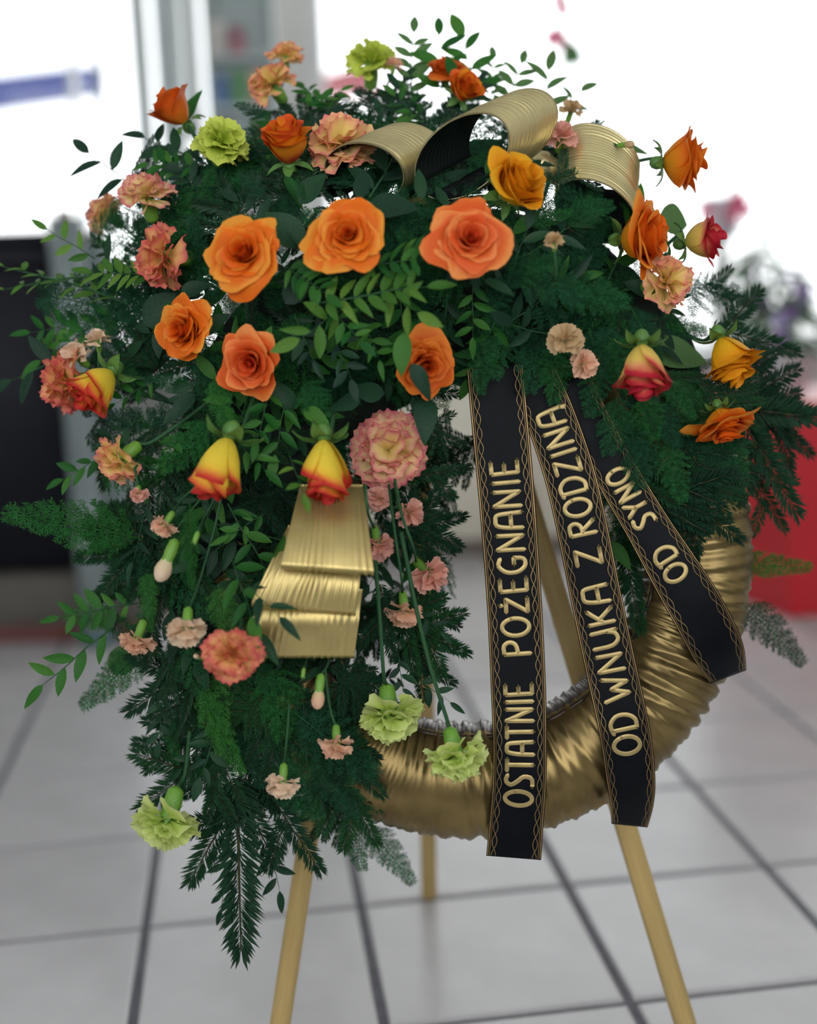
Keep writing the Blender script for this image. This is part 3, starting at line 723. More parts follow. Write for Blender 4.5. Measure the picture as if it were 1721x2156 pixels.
# ================================================================== LETTERED RIBBONS
FONT = {
 'O': (.62, [[(.31 + .27 * cos(a), .5 + .48 * sin(a)) for a in [2 * pi * k / 20 + .4 for k in range(21)]]]),
 'S': (.52, [bez([(.47, .92), (.25, .98), (.10, .80), (.25, .56), (.42, .36), (.36, .08), (.06, .04)], 16)]),
 'T': (.50, [[(.02, .95), (.48, .95)], [(.25, .95), (.25, .02)]]),
 'A': (.56, [bez([(.04, .02), (.06, .55), (.14, .92), (.30, .96), (.46, .90), (.50, .55), (.52, .02)], 18), [(.06, .42), (.50, .42)]]),
 'N': (.60, [[(.06, .02), (.08, .97)], [(.08, .97), (.50, .04)], [(.50, .04), (.52, .97)]]),
 'I': (.20, [[(.10, .02), (.10, .97)]]),
 'E': (.50, [[(.10, .02), (.08, .97)], [(.08, .96), (.46, .96)], [(.09, .5), (.38, .5)], [(.10, .03), (.48, .03)]]),
 'P': (.52, [[(.10, .02), (.08, .95)], bez([(.08, .94), (.34, .95), (.46, .76), (.38, .54), (.10, .46)], 12)]),
 'Z': (.52, [[(.06, .94), (.46, .94)], [(.46, .94), (.05, .04)], [(.05, .04), (.48, .04)]]),
 'Ż': (.52, [[(.06, .80), (.46, .80)], [(.46, .80), (.05, .04)], [(.05, .04), (.48, .04)], [(.26, .95), (.28, 1.02)]]),
 'G': (.60, [bez([(.50, .90), (.28, .97), (.08, .70), (.08, .30), (.26, .03), (.48, .08), (.52, .42)], 18), [(.52, .42), (.30, .42)]]),
 'D': (.58, [[(.10, .03), (.08, .95)], bez([(-.02, .90), (.28, .97), (.52, .72), (.52, .32), (.34, .04), (.08, .04)], 16)]),
 'W': (.72, [[(.03, .96), (.18, .04)], [(.18, .04), (.36, .66)], [(.36, .66), (.52, .04)], [(.52, .04), (.68, .96)]]),
 'U': (.58, [bez([(.06, .96), (.07, .30), (.22, .03), (.42, .10), (.50, .40)], 12), [(.50, .96), (.52, .02)]]),
 'K': (.54, [[(.08, .02), (.08, .97)], [(.08, .40), (.48, .96)], [(.20, .54), (.50, .02)]]),
 'R': (.54, [[(.08, .02), (.08, .95)], bez([(.08, .95), (.36, .95), (.46, .76), (.36, .56), (.10, .50)], 12), [(.20, .50), (.50, .02)]]),
 'Ą': (.56, [bez([(.04, .02), (.06, .55), (.14, .92), (.30, .96), (.46, .90), (.50, .55), (.52, .02)], 18), [(.06, .42), (.50, .42)], bez([(.52, .02), (.46, -.08), (.56, -.12)], 5)]),
 'Y': (.54, [[(.04, .97), (.26, .50)], [(.50, .97), (.26, .50)], [(.26, .50), (.24, .02)]]),
}
class Ribbon:
    """lettered ribbon hanging along a path of (px, py, half width px, n, tilt px)"""
    def __init__(s, pts, label, idx):
        s.c = bez(pts, 160); s.len = [0]
        for a, b in zip(s.c, s.c[1:]): s.len.append(s.len[-1] + sqrt((a[0] - b[0]) ** 2 + (a[1] - b[1]) ** 2))
        s.L = s.len[-1]
        s.root = thing('lettered_ribbon', label, 'ribbon', Matrix(), None)
        def path(a, t): return s.pt(a * s.L, t, 0), s.nrm(a * s.L)
        V, F, fm = ribbon_sheet(path, 110, 13, None, .0004)
        link('cloth', mesh('cloth', V, F, [BLACKRIB, BLACKIN], True, None, fm), s.root)
        V, F = [], []
        for side in (-1, 1):
            for t0, hw_ in ((.955, .020), (.885, .011)):
                s.strip(V, F, lambda d, t0=t0, side=side: side * t0, hw_)
            for ph_, am in ((0, .085), (pi, .085)):
                s.strip(V, F, lambda d, side=side, ph_=ph_, am=am: side * (.745 + am * sin(2 * pi * d / 62 + ph_)), .013)
        link('gold_border', mesh('gold_border', V, F, BORDER), s.root)['label'] = 'gold lines and waves printed along both edges'
    def idx(s, d):
        d = max(0, min(s.L, d)); import bisect
        i = min(len(s.len) - 2, max(0, bisect.bisect(s.len, d) - 1)); f = (d - s.len[i]) / (s.len[i + 1] - s.len[i] + 1e-9)
        a, b = s.c[i], s.c[i + 1]; return [a[q] + (b[q] - a[q]) * f for q in range(len(a))], (b[0] - a[0], b[1] - a[1])
    def pt(s, d, t, off):
        c, (tx, ty) = s.idx(d); l = sqrt(tx * tx + ty * ty) + 1e-9
        nx, ny = ty / l, -tx / l           # to picture right of a downward path
        n = c[3] + c[4] * t + .004 * (1 - t * t) + off
        return at(c[0] + nx * c[2] * t, c[1] + ny * c[2] * t, n)
    def nrm(s, d):
        p = s.pt(d + 4, 0, 0) - s.pt(d - 4, 0, 0); x = s.pt(d, .5, 0) - s.pt(d, -.5, 0); n = x.cross(p)
        n.normalize(); return n if n.dot(NV) > -.2 and n.dot(CAM - s.pt(d, 0, 0)) > 0 else -n
    def strip(s, V, F, tf_, hw_, d0=2, d1=None):
        d1 = d1 or s.L - 2; n = int((d1 - d0) / 5); o = len(V)
        for k in range(n + 1):
            d = d0 + (d1 - d0) * k / n; t = tf_(d)
            for q in (-1, 0, 1): V.append(s.pt(d, t + q * hw_, .0010 + (.0004 if q == 0 else 0)))
        F += grid_faces(3, n + 1, o)
    def text(s, words, d_start, em_h, scale_adv=1.0):
        """words: list of (letter string, start d from the bottom); letters run upwards along the ribbon"""
        for st, d0, d1 in words:
            tot = sum(FONT[c][0] + .10 for c in st) - .10; k = (d0 - d1) / tot; x = 0
            for c in st:
                w_, strokes = FONT[c]; V, F = [], []
                for stq in strokes:
                    P = []
                    for (a, b), (a2, b2) in zip(stq, stq[1:]):
                        n = max(1, int(6 * sqrt((a - a2) ** 2 + (b - b2) ** 2)))
                        for q in range(n): P.append((a + (a2 - a) * q / n, b + (b2 - b) * q / n))
                    P.append(stq[-1])
                    o = len(V); R_ = .050; N = len(P)
                    # stroke outline in (x along, y across) px space, rounded ends
                    for q, (a, b) in enumerate(P):
                        pa, pb = P[max(0, q - 1)], P[min(N - 1, q + 1)]
                        dx, dy = (pb[0] - pa[0]) * k, (pb[1] - pa[1]) * em_h * 100
                        l = sqrt(dx * dx + dy * dy) + 1e-9; r = 4.6
                        for u in (-1, 0, 1):
                            X = (x + a) * k - u * dy / l * r; Y = b * em_h * 100 + u * dx / l * r
                            V.append(s.letter_pt(d0 - X, Y, em_h, .0012 + (.0009 if u == 0 else 0)))
                    F += [tuple(reversed(f)) for f in grid_faces(3, N, o)]
                    for q, sg in ((0, -1), (N - 1, 1)):
                        a, b = P[q]; pa, pb = P[max(0, q - 1)], P[min(N - 1, q + 1)]
                        dx, dy = (pb[0] - pa[0]) * k, (pb[1] - pa[1]) * em_h * 100; l = sqrt(dx * dx + dy * dy) + 1e-9
                        X = (x + a) * k + sg * dx / l * 4.6; Y = b * em_h * 100 + sg * dy / l * 4.6
                        V.append(s.letter_pt(d0 - X, Y, em_h, .0012)); e = len(V) - 1; bq = o + q * 3
                        F += [(bq, bq + 1, e), (bq + 1, bq + 2, e)]
                link('letter', mesh('letter', V, F, LETTER), s.root)
                x += w_ + .10
    def letter_pt(s, d, Y, em_h, off):
        c, _ = s.idx(d); hw_ = c[2]; tot = em_h * 100
        return s.pt(d, (tot / 2 - Y) / hw_, off)     # tops of the letters to picture left
rA = Ribbon([(1042, 770, 60, .100, 0), (1054, 900, 60, .098, 0), (1070, 1080, 59, .092, 0), (1084, 1280, 58, .086, 0), (1092, 1450, 58, .083, 0), (1095, 1560, 57, .082, 0), (1094, 1650, 57, .078, 0), (1088, 1730, 57, .062, 0), (1082, 1806, 58, .045, 0)],
            'black ribbon lettered in gold OSTATNIE POŻEGNANIE, straightest of the three', 0)
rB = Ribbon([(1118, 780, 50, .098, 0), (1160, 880, 53, .096, .002), (1200, 1000, 54, .092, .002), (1230, 1130, 54, .088, .002), (1258, 1270, 54, .084, .002), (1290, 1420, 54, .082, 0), (1316, 1540, 54, .080, -.003), (1328, 1630, 52, .068, -.006), (1331, 1685, 47, .050, -.012), (1326, 1738, 38, .022, -.014)],
            'black ribbon lettered in gold OD WNUKA Z RODZINĄ, middle of the three', 1)
rC = Ribbon([(1205, 800, 40, .094, 0), (1245, 890, 42, .092, 0), (1300, 1000, 46, .090, 0), (1365, 1110, 48, .088, 0), (1430, 1218, 55, .085, 0), (1478, 1300, 57, .078, -.004), (1514, 1372, 54, .060, -.012), (1534, 1425, 40, .030, -.020)],
            'black ribbon lettered in gold OD SYNO, draped over the ring at right', 2)
def dist_at(rib, y):
    for k, c in enumerate(rib.c):
        if c[1] >= y: return rib.len[k]
    return rib.L
rA.text([('OSTATNIE', dist_at(rA, 1696), dist_at(rA, 1436)), ('POŻEGNANIE', dist_at(rA, 1378), dist_at(rA, 968))], 0, .60)
rB.text([('OD', dist_at(rB, 1588), dist_at(rB, 1500)), ('WNUKA', dist_at(rB, 1470), dist_at(rB, 1226)), ('Z', dist_at(rB, 1192), dist_at(rB, 1150)), ('RODZINĄ', dist_at(rB, 1128), dist_at(rB, 858))], 0, .58)
rC.text([('OD', dist_at(rC, 1222), dist_at(rC, 1152)), ('SYNO', dist_at(rC, 1105), dist_at(rC, 985))], 0, .50)
# ================================================================== FLOWERS
# --- roses
rose(515, 537, 172, (-.30, .10, 1), 'orange', 'largest open orange rose, at the left of the row of three', 'the tallest orange rose', seed=1, sq=(.92, 1.08, 1), roll=.3)
rose(733, 497, 166, (-.08, .12, 1), 'orange', 'open orange rose with red heart in the middle of the row of three', 'the red-hearted orange rose', seed=2, n=36)
rose(990, 505, 168, (.10, .10, 1), 'coral', 'round coral orange rose with layered petals, at the right of the three', 'the round coral rose', seed=13, n=36)
rose(390, 697, 150, (-.55, -.05, .85), 'orange', 'orange rose turned sideways beside the striped side-facing carnation', 'the tilted orange rose', seed=4)
rose(530, 763, 140, (-.25, -.28, 1), 'coral', 'smaller coral rose with spiral heart below the tilted orange rose', 'the spiral-hearted coral rose', seed=5, opn=.85, n=28)
rose(895, 772, 145, (.35, -.35, .9), 'deep', 'deep orange rose half covered by a dark leaf', 'the leaf-covered orange rose', seed=6, opn=.95)
rose(1088, 390, 142, (.55, .35, .75), 'amber', 'amber yellow rose above the round coral rose', 'the amber rose', seed=7, opn=.75, flare=.25, n=20)
rose(603, 302, 112, (-.10, .75, .55), 'flame', 'upright orange rose with red outer petals beside the peach carnation', 'the red-backed upright rose', seed=8, opn=.6, hr=1.0, flare=.22, n=20)
rose(367, 230, 95, (-.55, .65, .25), 'deep', 'small shaded orange rose against the bright window at upper left', 'the shaded orange rose', seed=9, opn=.6, flare=.2, n=18, stem=[(400, 270, .02), (440, 340, .0)])
rose(1352, 500, 170, (.92, .0, .42), 'orange', 'orange rose in profile facing away from the black ribbons', 'the tall profile rose', seed=10, opn=.85, n=26, hr=1.05, stem=[(1300, 495, .05), (1200, 510, .06)])
rose(1436, 337, 140, (.97, .05, .22), 'orange', 'orange rose on a bare stem standing out at upper right', 'the bare-stemmed orange rose', seed=11, opn=.75, n=22, flare=.3, stem=[(1390, 332, .0), (1330, 342, .0), (1250, 370, -.01)])
rose(1535, 752, 124, (.35, -.92, .15), 'amber', 'yellow orange rose hanging at the right edge of the wreath', 'the hanging amber rose', seed=12, opn=.62, hr=1.05, flare=.30, n=20, stem=[(1480, 718, .05), (1420, 690, .04)])
rose(1525, 893, 158, (.24, -.92, .26), 'orange', 'ragged orange rose on a long stem, lowest at the right', 'the lowest ragged orange rose', seed=13, opn=.9, hr=1.05, flare=.5, n=26, stem=[(1490, 855, .07), (1450, 815, .07), (1405, 785, .06)])
rose(938, 148, 92, (.0, .65, .5), 'deep', 'shaded orange rose among leaves at the top of the wreath', 'the topmost orange rose', seed=14, opn=.8, n=18, stem=[(960, 190, -.02), (950, 260, .0)])
rose(980, 188, 74, (.25, .2, .6), 'flame', 'dark red and orange rose just below the topmost orange rose', 'the dark red topmost rose', seed=15, opn=.6, n=16, flare=.2)
rose(463, 977, 112, (-.30, -.92, .16), 'bicolor', 'yellow rosebud with red tips hanging down beside the tilted stem', 'the nodding yellow rosebud', seed=16, opn=.46, hr=1.05, flare=.16, n=16, stem=[(500, 925, .13), (530, 850, .12), (548, 790, .10)], dn=.05)
rose(685, 985, 104, (.06, -.92, .22), 'bicolor', 'yellow rosebud with red lower petals above the folded gold ribbon', 'the yellow rosebud over the gold ribbon', seed=17, opn=.46, hr=1.15, flare=.14, n=15, stem=[(695, 915, .17), (705, 850, .12)], dn=.10)
rose(1355, 775, 116, (.02, -.95, .16), 'redtip', 'yellow rose with crimson lower petals hanging near the black ribbons', 'the crimson-edged hanging rose', seed=18, opn=.55, hr=1.05, flare=.20, n=18, stem=[(1350, 715, .08), (1300, 660, .06)], dn=.055)
rose(1477, 505, 108, (.75, .10, .25), 'redtip', 'crimson and yellow rose at the right edge beside a round leaf', 'the crimson rose at the edge', seed=19, opn=.65, hr=.9, flare=.25, n=16, stem=[(1435, 490, .02), (1400, 520, .02)])
rose(205, 812, 98, (-.50, -.62, .45), 'bicolor', 'yellow rose with red tips pressed against the far left carnation', 'the far left yellow rose', seed=20, opn=.52, hr=1.0, flare=.14, n=15, stem=[(260, 790, .04), (320, 800, .04)], dn=.055)
# --- carnations
carnation(818, 945, 172, (.0, .05, 1), 'c_pink', 'large cream carnation edged with pink, face on above the gold ribbon', 'the big pink-edged carnation', n=34, dn=.05)
carnation(303, 393, 120, (-.15, .80, .45), 'c_pink', 'pink and yellow carnation opening upward at the upper left edge', 'the upward pink carnation', n=26)
carnation(322, 540, 140, (-.85, -.05, .45), 'c_salmon', 'salmon striped carnation facing sideways beside the largest orange rose', 'the side-facing salmon carnation', n=28)
carnation(562, 160, 108, (-.45, .60, .45), 'c_peach', 'peach pink carnation near the top beside the card rack', 'the peach carnation near the rack', n=26)
carnation(602, 106, 80, (.1, .85, .3), 'c_peach', 'small yellow peach carnation above its larger peach neighbour', 'the small peach carnation at the top', n=22)
carnation(714, 284, 146, (-.08, .62, .72), 'c_peach', 'wide peach carnation beside the first gold bow loop', 'the wide peach carnation', n=32)
carnation(118, 805, 140, (-.85, -.10, .40), 'c_salmon', 'salmon and cream carnation at the far left edge before the black cabinet', 'the far left salmon carnation', n=28)
carnation(238, 978, 112, (-.75, -.62, .25), 'c_peach', 'nodding peach carnation with long green calyx at the left edge', 'the nodding carnation with long calyx', n=24, dn=.05, stem=[(330, 925, .09), (440, 845, .09)], cs=1.0)
carnation(485, 1390, 130, (-.05, -.45, .80), 'c_salmon', 'red and salmon carnation under the lowest gold ribbon fold', 'the red salmon carnation', n=28, dn=.06)
carnation(1420, 588, 125, (.62, .10, .60), 'c_peach', 'cream carnation with pink fringe below the crimson rose', 'the fringed cream carnation', n=26, dn=.04)
carnation(212, 438, 92, (-.5, .4, .3), 'c_pink', 'blurred pale pink carnation behind the upward pink carnation', 'the blurred pink carnation', n=20, dn=-.06)
carnation(473, 285, 122, (.25, .55, .65), 'c_lime', 'lime green carnation beside the red-backed upright rose', 'the lime carnation', n=28)
carnation(784, 112, 118, (.05, .70, .45), 'c_lime', 'lime green carnation topmost of all at the bright window', 'the topmost lime carnation', n=26)
carnation(820, 1512, 140, (.08, -.92, .28), 'c_green', 'pale green carnation hanging upside down left of its green twin', 'the first hanging green carnation', n=26, dn=.07, up=.1, stem=[(808, 1420, .115), (800, 1300, .13), (790, 1180, .14)], spread=1.05)
carnation(962, 1598, 132, (.22, -.90, .32), 'c_green', 'pale green carnation hanging over the gold ring', 'the green carnation over the gold ring', n=26, dn=.105, up=.1, stem=[(940, 1510, .105), (905, 1400, .12), (870, 1250, .13), (845, 1120, .14)], spread=1.05)
carnation(352, 1733, 148, (-.22, -.92, .22), 'c_green', 'pale green carnation hanging lowest at the left above the tiles', 'the lowest green carnation', n=26, dn=.07, up=.1, stem=[(390, 1630, .07), (400, 1540, .07)], spread=1.05)
# --- spray carnations
def spray(px, py, w, d, pal, label, ref, **k):
    k.setdefault('n', 13); k.setdefault('spread', .95); return carnation(px, py, w, d, pal, label, ref, mini=True, **k)
spray(1186, 280, 74, (.1, .5, .7), 'p_pink', 'pale pink spray carnation beside the amber rose', 'the pale pink spray carnation')
spray(152, 740, 70, (-.5, .5, .4), 'p_cream', 'cream peach spray carnation above the far left yellow rose', 'the far left cream spray carnation')
spray(203, 708, 52, (-.1, .8, .3), 'p_cream', 'small peach spray carnation behind its cream neighbour at far left', 'the small far left spray carnation')
spray(1190, 710, 76, (-.2, .2, .8), 'p_beige', 'wilted beige spray carnation in dark fern above the ribbons', 'the wilted beige spray carnation', dn=.03)
spray(1235, 766, 66, (.35, -.05, .8), 'p_peach', 'peach spray carnation just below the wilted beige one', 'the peach spray carnation over the ribbons', dn=.04)
spray(1166, 503, 44, (-.1, .6, .5), 'p_beige', 'small dried beige spray carnation in dark fern beside the round coral rose', 'the small beige spray carnation')
spray(342, 1112, 62, (-.45, -.75, .3), 'p_peach', 'peach spray carnation with green calyx high on the left trail', 'the first trailing spray carnation', dn=.06, stem=[(385, 1050, .11), (440, 1000, .11)])
bud(352, 1180, 100, (-.35, -.92, .2), 'p_cream', 'closed cream bud hanging below the first trailing spray carnation', 'the closed cream bud', dn=.06, stem=[(375, 1110, .11), (440, 1030, .12)])
bud(410, 1140, 46, (-.3, -.9, .2), 'p_cream', 'tiny closed green bud beside the cream bud', 'the tiny green bud', dn=.06, stem=[(430, 1090, .12), (465, 1030, .12)], open_=0)
spray(393, 1326, 88, (.0, -.85, .40), 'p_cream', 'cream spray carnation with twin calyxes hanging on the left trail', 'the cream trailing spray carnation', dn=.06, stem=[(415, 1240, .12), (450, 1120, .13), (470, 1030, .13)], n=15, up=.12)
spray(288, 1348, 80, (-.25, -.85, .35), 'p_peach', 'peach spray carnation hanging at the left edge of the trail', 'the left edge trailing spray carnation', dn=.05, stem=[(305, 1290, .06), (330, 1230, .06)], n=14, up=.12)
bud(672, 1456, 78, (-.1, -.95, .25), 'p_peach', 'half open peach bud under the gold ribbon', 'the half open peach bud', dn=.06, stem=[(690, 1400, .12), (700, 1360, .11)])
bud(638, 1424, 36, (-.1, -.95, .2), 'p_peach', 'tiny green bud on a thin stem under the gold ribbon', 'the thin-stemmed green bud', dn=.06, stem=[(645, 1390, .12), (650, 1360, .11)], open_=0)
spray(709, 1568, 74, (.05, -.9, .35), 'p_peach', 'peach spray carnation below the half open bud', 'the lower peach spray carnation', dn=.07, stem=[(695, 1490, .11), (685, 1410, .11)], n=14, up=.12)
spray(595, 1650, 74, (-.05, -.92, .3), 'p_cream', 'cream peach spray carnation lowest on the fir trail', 'the lowest cream spray carnation', dn=.07, stem=[(603, 1570, .09), (610, 1480, .09)], n=14, up=.12)
spray(797, 1052, 54, (.0, -.35, .85), 'p_pink', 'pink spray carnation tucked under the big pink-edged carnation', 'the tucked pink spray carnation', dn=.055)
spray(868, 1085, 68, (.55, -.40, .6), 'p_pink', 'pink spray carnation with green bud, highest on the right trail', 'the highest right trail spray carnation', dn=.055, stem=[(838, 1040, .13), (825, 980, .07)])
spray(795, 1148, 76, (.15, -.85, .40), 'p_pink', 'peach pink spray carnation overlapping the gold ribbon', 'the spray carnation over the gold ribbon', dn=.085, stem=[(775, 1080, .17), (770, 1020, .17)], n=14, up=.12)
spray(908, 1212, 86, (.62, -.55, .50), 'p_pink', 'largest pink spray carnation on the right trail', 'the largest trailing spray carnation', dn=.07, stem=[(870, 1150, .14), (845, 1080, .14), (825, 985, .07)], n=15, up=.2)
spray(853, 1290, 82, (.12, -.90, .32), 'p_peach', 'peach spray carnation hanging lowest on the right trail', 'the lowest right trail spray carnation', dn=.07, stem=[(845, 1210, .14), (830, 1110, .14), (815, 985, .07)], n=14, up=.12)
spray(1206, 226, 54, (.2, .6, .3), 'p_beige', 'shaded tan spray carnation against the window beside the bow', 'the shaded tan spray carnation', dn=-.01)
spray(1130, 212, 42, (-.1, .8, .3), 'p_peach', 'small peach spray carnation at the end of the second bow loop', 'the spray carnation at the bow loop', dn=.02)
spray(832, 132, 38, (.2, .7, .3), 'p_peach', 'tiny peach spray carnation beside the topmost lime carnation', 'the tiny topmost spray carnation')
spray(292, 1046, 42, (.1, -.7, .5), 'p_pink', 'small pink spray carnation under the nodding carnation', 'the small pink left spray carnation', dn=.05)
bud(418, 1384, 30, (-.4, .3, .6), 'p_cream', 'tiny cream bud beside the red salmon carnation', 'the tiny cream bud', dn=.05)
bud(1318, 305, 44, (.5, -.1, .5), 'p_beige', 'tan bud lying on the grey green leaf at upper right', 'the tan bud on the leaf', dn=.05)

# ================================================================== GREENERY
def frame_y(a, b, z, s=None):
    y = (b - a); Ln = y.length; y.normalize(); z = (z - y * z.dot(y)).normalized(); x = y.cross(z)
    k = s if s is not None else Ln
    return Matrix(((x.x * k, y.x * k, z.x * k, a.x), (x.y * k, y.y * k, z.y * k, a.y), (x.z * k, y.z * k, z.z * k, a.z), (0, 0, 0, 1)))
def fir_twig(V, F, SV, a, d, x, z, Ln, nl, rn, nd=44):
    """needles along a twig from a in direction d; x sideways, z up"""
    for k in range(nd):
        q = (k + rn.uniform(-.3, .3)) / nd; p = a + d * (Ln * q) + z * (-.06 * Ln * q * q)
        for side in (-1, 1):
            an = radians(rn.uniform(46, 66) - 18 * q); l = nl * (.75 + .35 * sin(pi * min(1, q * .9 + .12))) * rn.uniform(.85, 1.12)
            if q > .9: an *= (1 - (q - .9) * 6)
            nd_ = d * cos(an) + x * (side * sin(an)) + z * rn.uniform(-.08, .30)
            needle(V, F, p, nd_.normalized(), z, l)
        if k % 2 == 0:
            an = radians(rn.uniform(30, 50)); sx = rn.uniform(-.6, .6)
            needle(V, F, p, (d * cos(an) + z * sin(an) + x * sx).normalized(), x, nl * .8 * rn.uniform(.8, 1.1))
    SV.append(tube([tuple(a + d * (Ln * t) + z * (-.06 * Ln * t * t)) for t in (0, .5, 1)], [.010, .008, .004], 5))
def needle(V, F, p, d, up, l):
    s = d.cross(up)
    if s.length < 1e-4: return
    s.normalize(); u = s.cross(d); w = .0105; o = len(V)
    V += [p, p + d * (l * .55) + s * w - u * .003, p + d * (l * .55) - s * w - u * .003, p + d * (l * .55) + u * .005, p + d * l - u * (.06 * l)]
    F += [(o, o + 1, o + 3), (o, o + 3, o + 2), (o + 1, o + 4, o + 3), (o + 3, o + 4, o + 2)]
def fir_mesh(seed, sides, nl):
    rn = random.Random(seed); V, F, S = [], [], []
    Y, X, Z = Vector((0, 1, 0)), Vector((1, 0, 0)), Vector((0, 0, 1))
    fir_twig(V, F, S, Vector((0, 0, 0)), Y, X, Z, .97, nl, rn, 72)
    for k in range(sides):
        q = .12 + .55 * k / max(1, sides); sd = 1 if k % 2 else -1
        an = radians(rn.uniform(38, 55)) * sd; d = Vector((sin(an), cos(an), rn.uniform(-.1, .15))).normalized(); x = d.cross(Z).normalized()
        fir_twig(V, F, S, Vector((0, q, -.06 * q * q)), d, x, Z, (.62 - .5 * q) * rn.uniform(.85, 1.1) + .1, nl * .92, rn, 40)
    return mesh('needles', V, F, FIR, False), mesh('stem', *join(S), FIRSTEM)
FIRS = [fir_mesh(1, 0, .165), fir_mesh(2, 2, .16), fir_mesh(3, 4, .14), fir_mesh(4, 6, .125), fir_mesh(5, 3, .15)]
def plum_mesh(seed, wide, nb=15, curl=0.0, PLUM=PLUM):
    rn = random.Random(seed); V, F, S = [], [], []
    def hair(p, d, l, w=.0052):
        s = d.cross(Vector((0, 0, 1)) + Vector((rn.uniform(-.6, .6), rn.uniform(-.6, .6), 0)))
        if s.length < 1e-4: return
        s.normalize(); o = len(V); V.extend([p + s * w, p - s * w, p + d * l]); F.append((o, o + 1, o + 2))
    for k in range(nb):
        q = .08 + .90 * k / nb
        for sd in (-1, 1):
            p = Vector((curl * q * q, q, -.05 * q * q)); l = wide * (1.05 - q) ** .8 * (.55 + .45 * min(1, q * 5)) + .03
            an = radians(rn.uniform(50, 68) - 15 * q) * sd; d = Vector((sin(an), cos(an), rn.uniform(-.12, .18))).normalized()
            S.append(tube([tuple(p), tuple(p + d * l)], [.0035, .0015], 3, False))
            m = max(4, int(l / .020))
            for j in range(m):
                t = (j + .5) / m; pp = p + d * (l * t)
                for s2 in (-1, 1):
                    a2 = radians(rn.uniform(35, 65)) * s2; c_, s_ = cos(a2), sin(a2)
                    d2 = Vector((d.x * c_ + d.y * s_, -d.x * s_ + d.y * c_, rn.uniform(-.35, .45))).normalized()
                    l2 = .062 * (1.15 - t * .7) * rn.uniform(.7, 1.2)
                    hair(pp, d2, l2)
                    if l2 > .035:
                        for e in (.35, .65):
                            a3 = radians(rn.uniform(30, 60)) * rn.choice((-1, 1)); c3, s3 = cos(a3), sin(a3)
                            hair(pp + d2 * (l2 * e), Vector((d2.x * c3 + d2.y * s3, -d2.x * s3 + d2.y * c3, d2.z)).normalized(), .026, .0036)
    S.append(tube([(0, 0, 0), (curl * .25, .5, -.012), (curl, 1, -.05)], [.008, .006, .002], 5))
    return mesh('fronds', V, F, PLUM, False), mesh('stem', *join(S), PLUM)
PLUMS = [plum_mesh(1, .38), plum_mesh(2, .46, 16, .1), plum_mesh(3, .30, 18, -.1), plum_mesh(4, .24, 20, .05)]
PLUMBR = [plum_mesh(5, .30, 18, -.08, PLUMB), plum_mesh(6, .24, 20, .06, PLUMB)]
LM = {k: [leaf_mesh(m, .34, .25, .18, .85), leaf_mesh(m, .28, .45, .22, .75), leaf_mesh(m, .38, .15, .12, .9)] for k, m in (('m', LEAF_M), ('l', LEAF_L), ('d', LEAF_D), ('o', LEAF_O))}
BIGL = {k: [leaf_mesh(m, .62, .3, .12, .80, nv=9, wave=.01), leaf_mesh(m, .50, .5, .15, .72, nv=9, wave=.012)] for k, m in (('m', LEAF_M), ('l', LEAF_L), ('d', LEAF_D), ('o', LEAF_O))}
SPRIG_STEM = mesh('stem', *tube([(0, 0, 0), (.012, .35, .01), (-.01, .7, 0), (0, 1, -.03)], [.011, .009, .007, .003], 5), STEM)
USED = {}
def where(px, py, kind):
    f = min(FLOWERS, key=lambda q: (q[0] - px) ** 2 + (q[1] - py) ** 2); dx, dy = px - f[0], py - f[1]
    if abs(dx) < f[3] * .42 and abs(dy) < f[3] * .42: rel = 'behind'
    elif abs(dy) > abs(dx) * 1.2: rel = 'above' if dy < 0 else 'below'
    elif abs(dx) > abs(dy) * 1.2: rel = 'just left of' if dx < 0 else 'just right of'
    else: rel = ('up' if dy < 0 else 'down') + (' left from' if dx < 0 else ' right from')
    return kind + ' ' + rel + ' ' + f[2]
def dirword(x0, y0, x1, y1):
    dx, dy = x1 - x0, y1 - y0
    if abs(dy) > 2 * abs(dx): return 'upright' if dy < 0 else 'hanging'
    if abs(dx) > 2 * abs(dy): return 'level'
    return 'rising' if dy < 0 else 'drooping'
def note(o, x0, y0, x1, y1, kind, cat, extra=''):
    adj = dirword(x0, y0, x1, y1)
    lab = where((x0 + 2 * x1) / 3, (y0 + 2 * y1) / 3, (extra + ' ' if extra else '') + adj + ' ' + kind)
    USED.setdefault(lab, []).append(o); o['label'] = lab; o['category'] = cat
def gp_(x, y, n): return at(x, y, n)
def nrm_at(x, y):
    e = 20; a = at(x + e, y, dome(x + e, y)) - at(x - e, y, dome(x - e, y)); b = at(x, y - e, dome(x, y - e)) - at(x, y + e, dome(x, y + e))
    return a.cross(b).normalized()
def fir(x0, y0, x1, y1, n0=None, n1=None, var=None, tiltx=None, wide=1.0):
    n0 = dome(x0, y0) - .03 if n0 is None else n0; n1 = dome(x1, y1) - .01 if n1 is None else n1
    A, B = gp_(x0, y0, n0), gp_(x1, y1, n1)
    z = (nrm_at((x0 + x1) / 2, (y0 + y1) / 2) + RV * RN.uniform(-.3, .3) * (1 if tiltx is None else tiltx) - fwd * .3)
    v = RN.randrange(5) if var is None else var
    root = thing('fir_branch', None, None, frame_y(A, B, z) @ Matrix.Diagonal((wide, 1, 1, 1)))
    nd = link('needles', FIRS[v][0], root); nd['kind'] = 'stuff'
    link('stem', FIRS[v][1], root)
    note(root, x0, y0, x1, y1, 'dark fir twig' if v == 0 else 'dark fir branch', 'fir branch'); return root
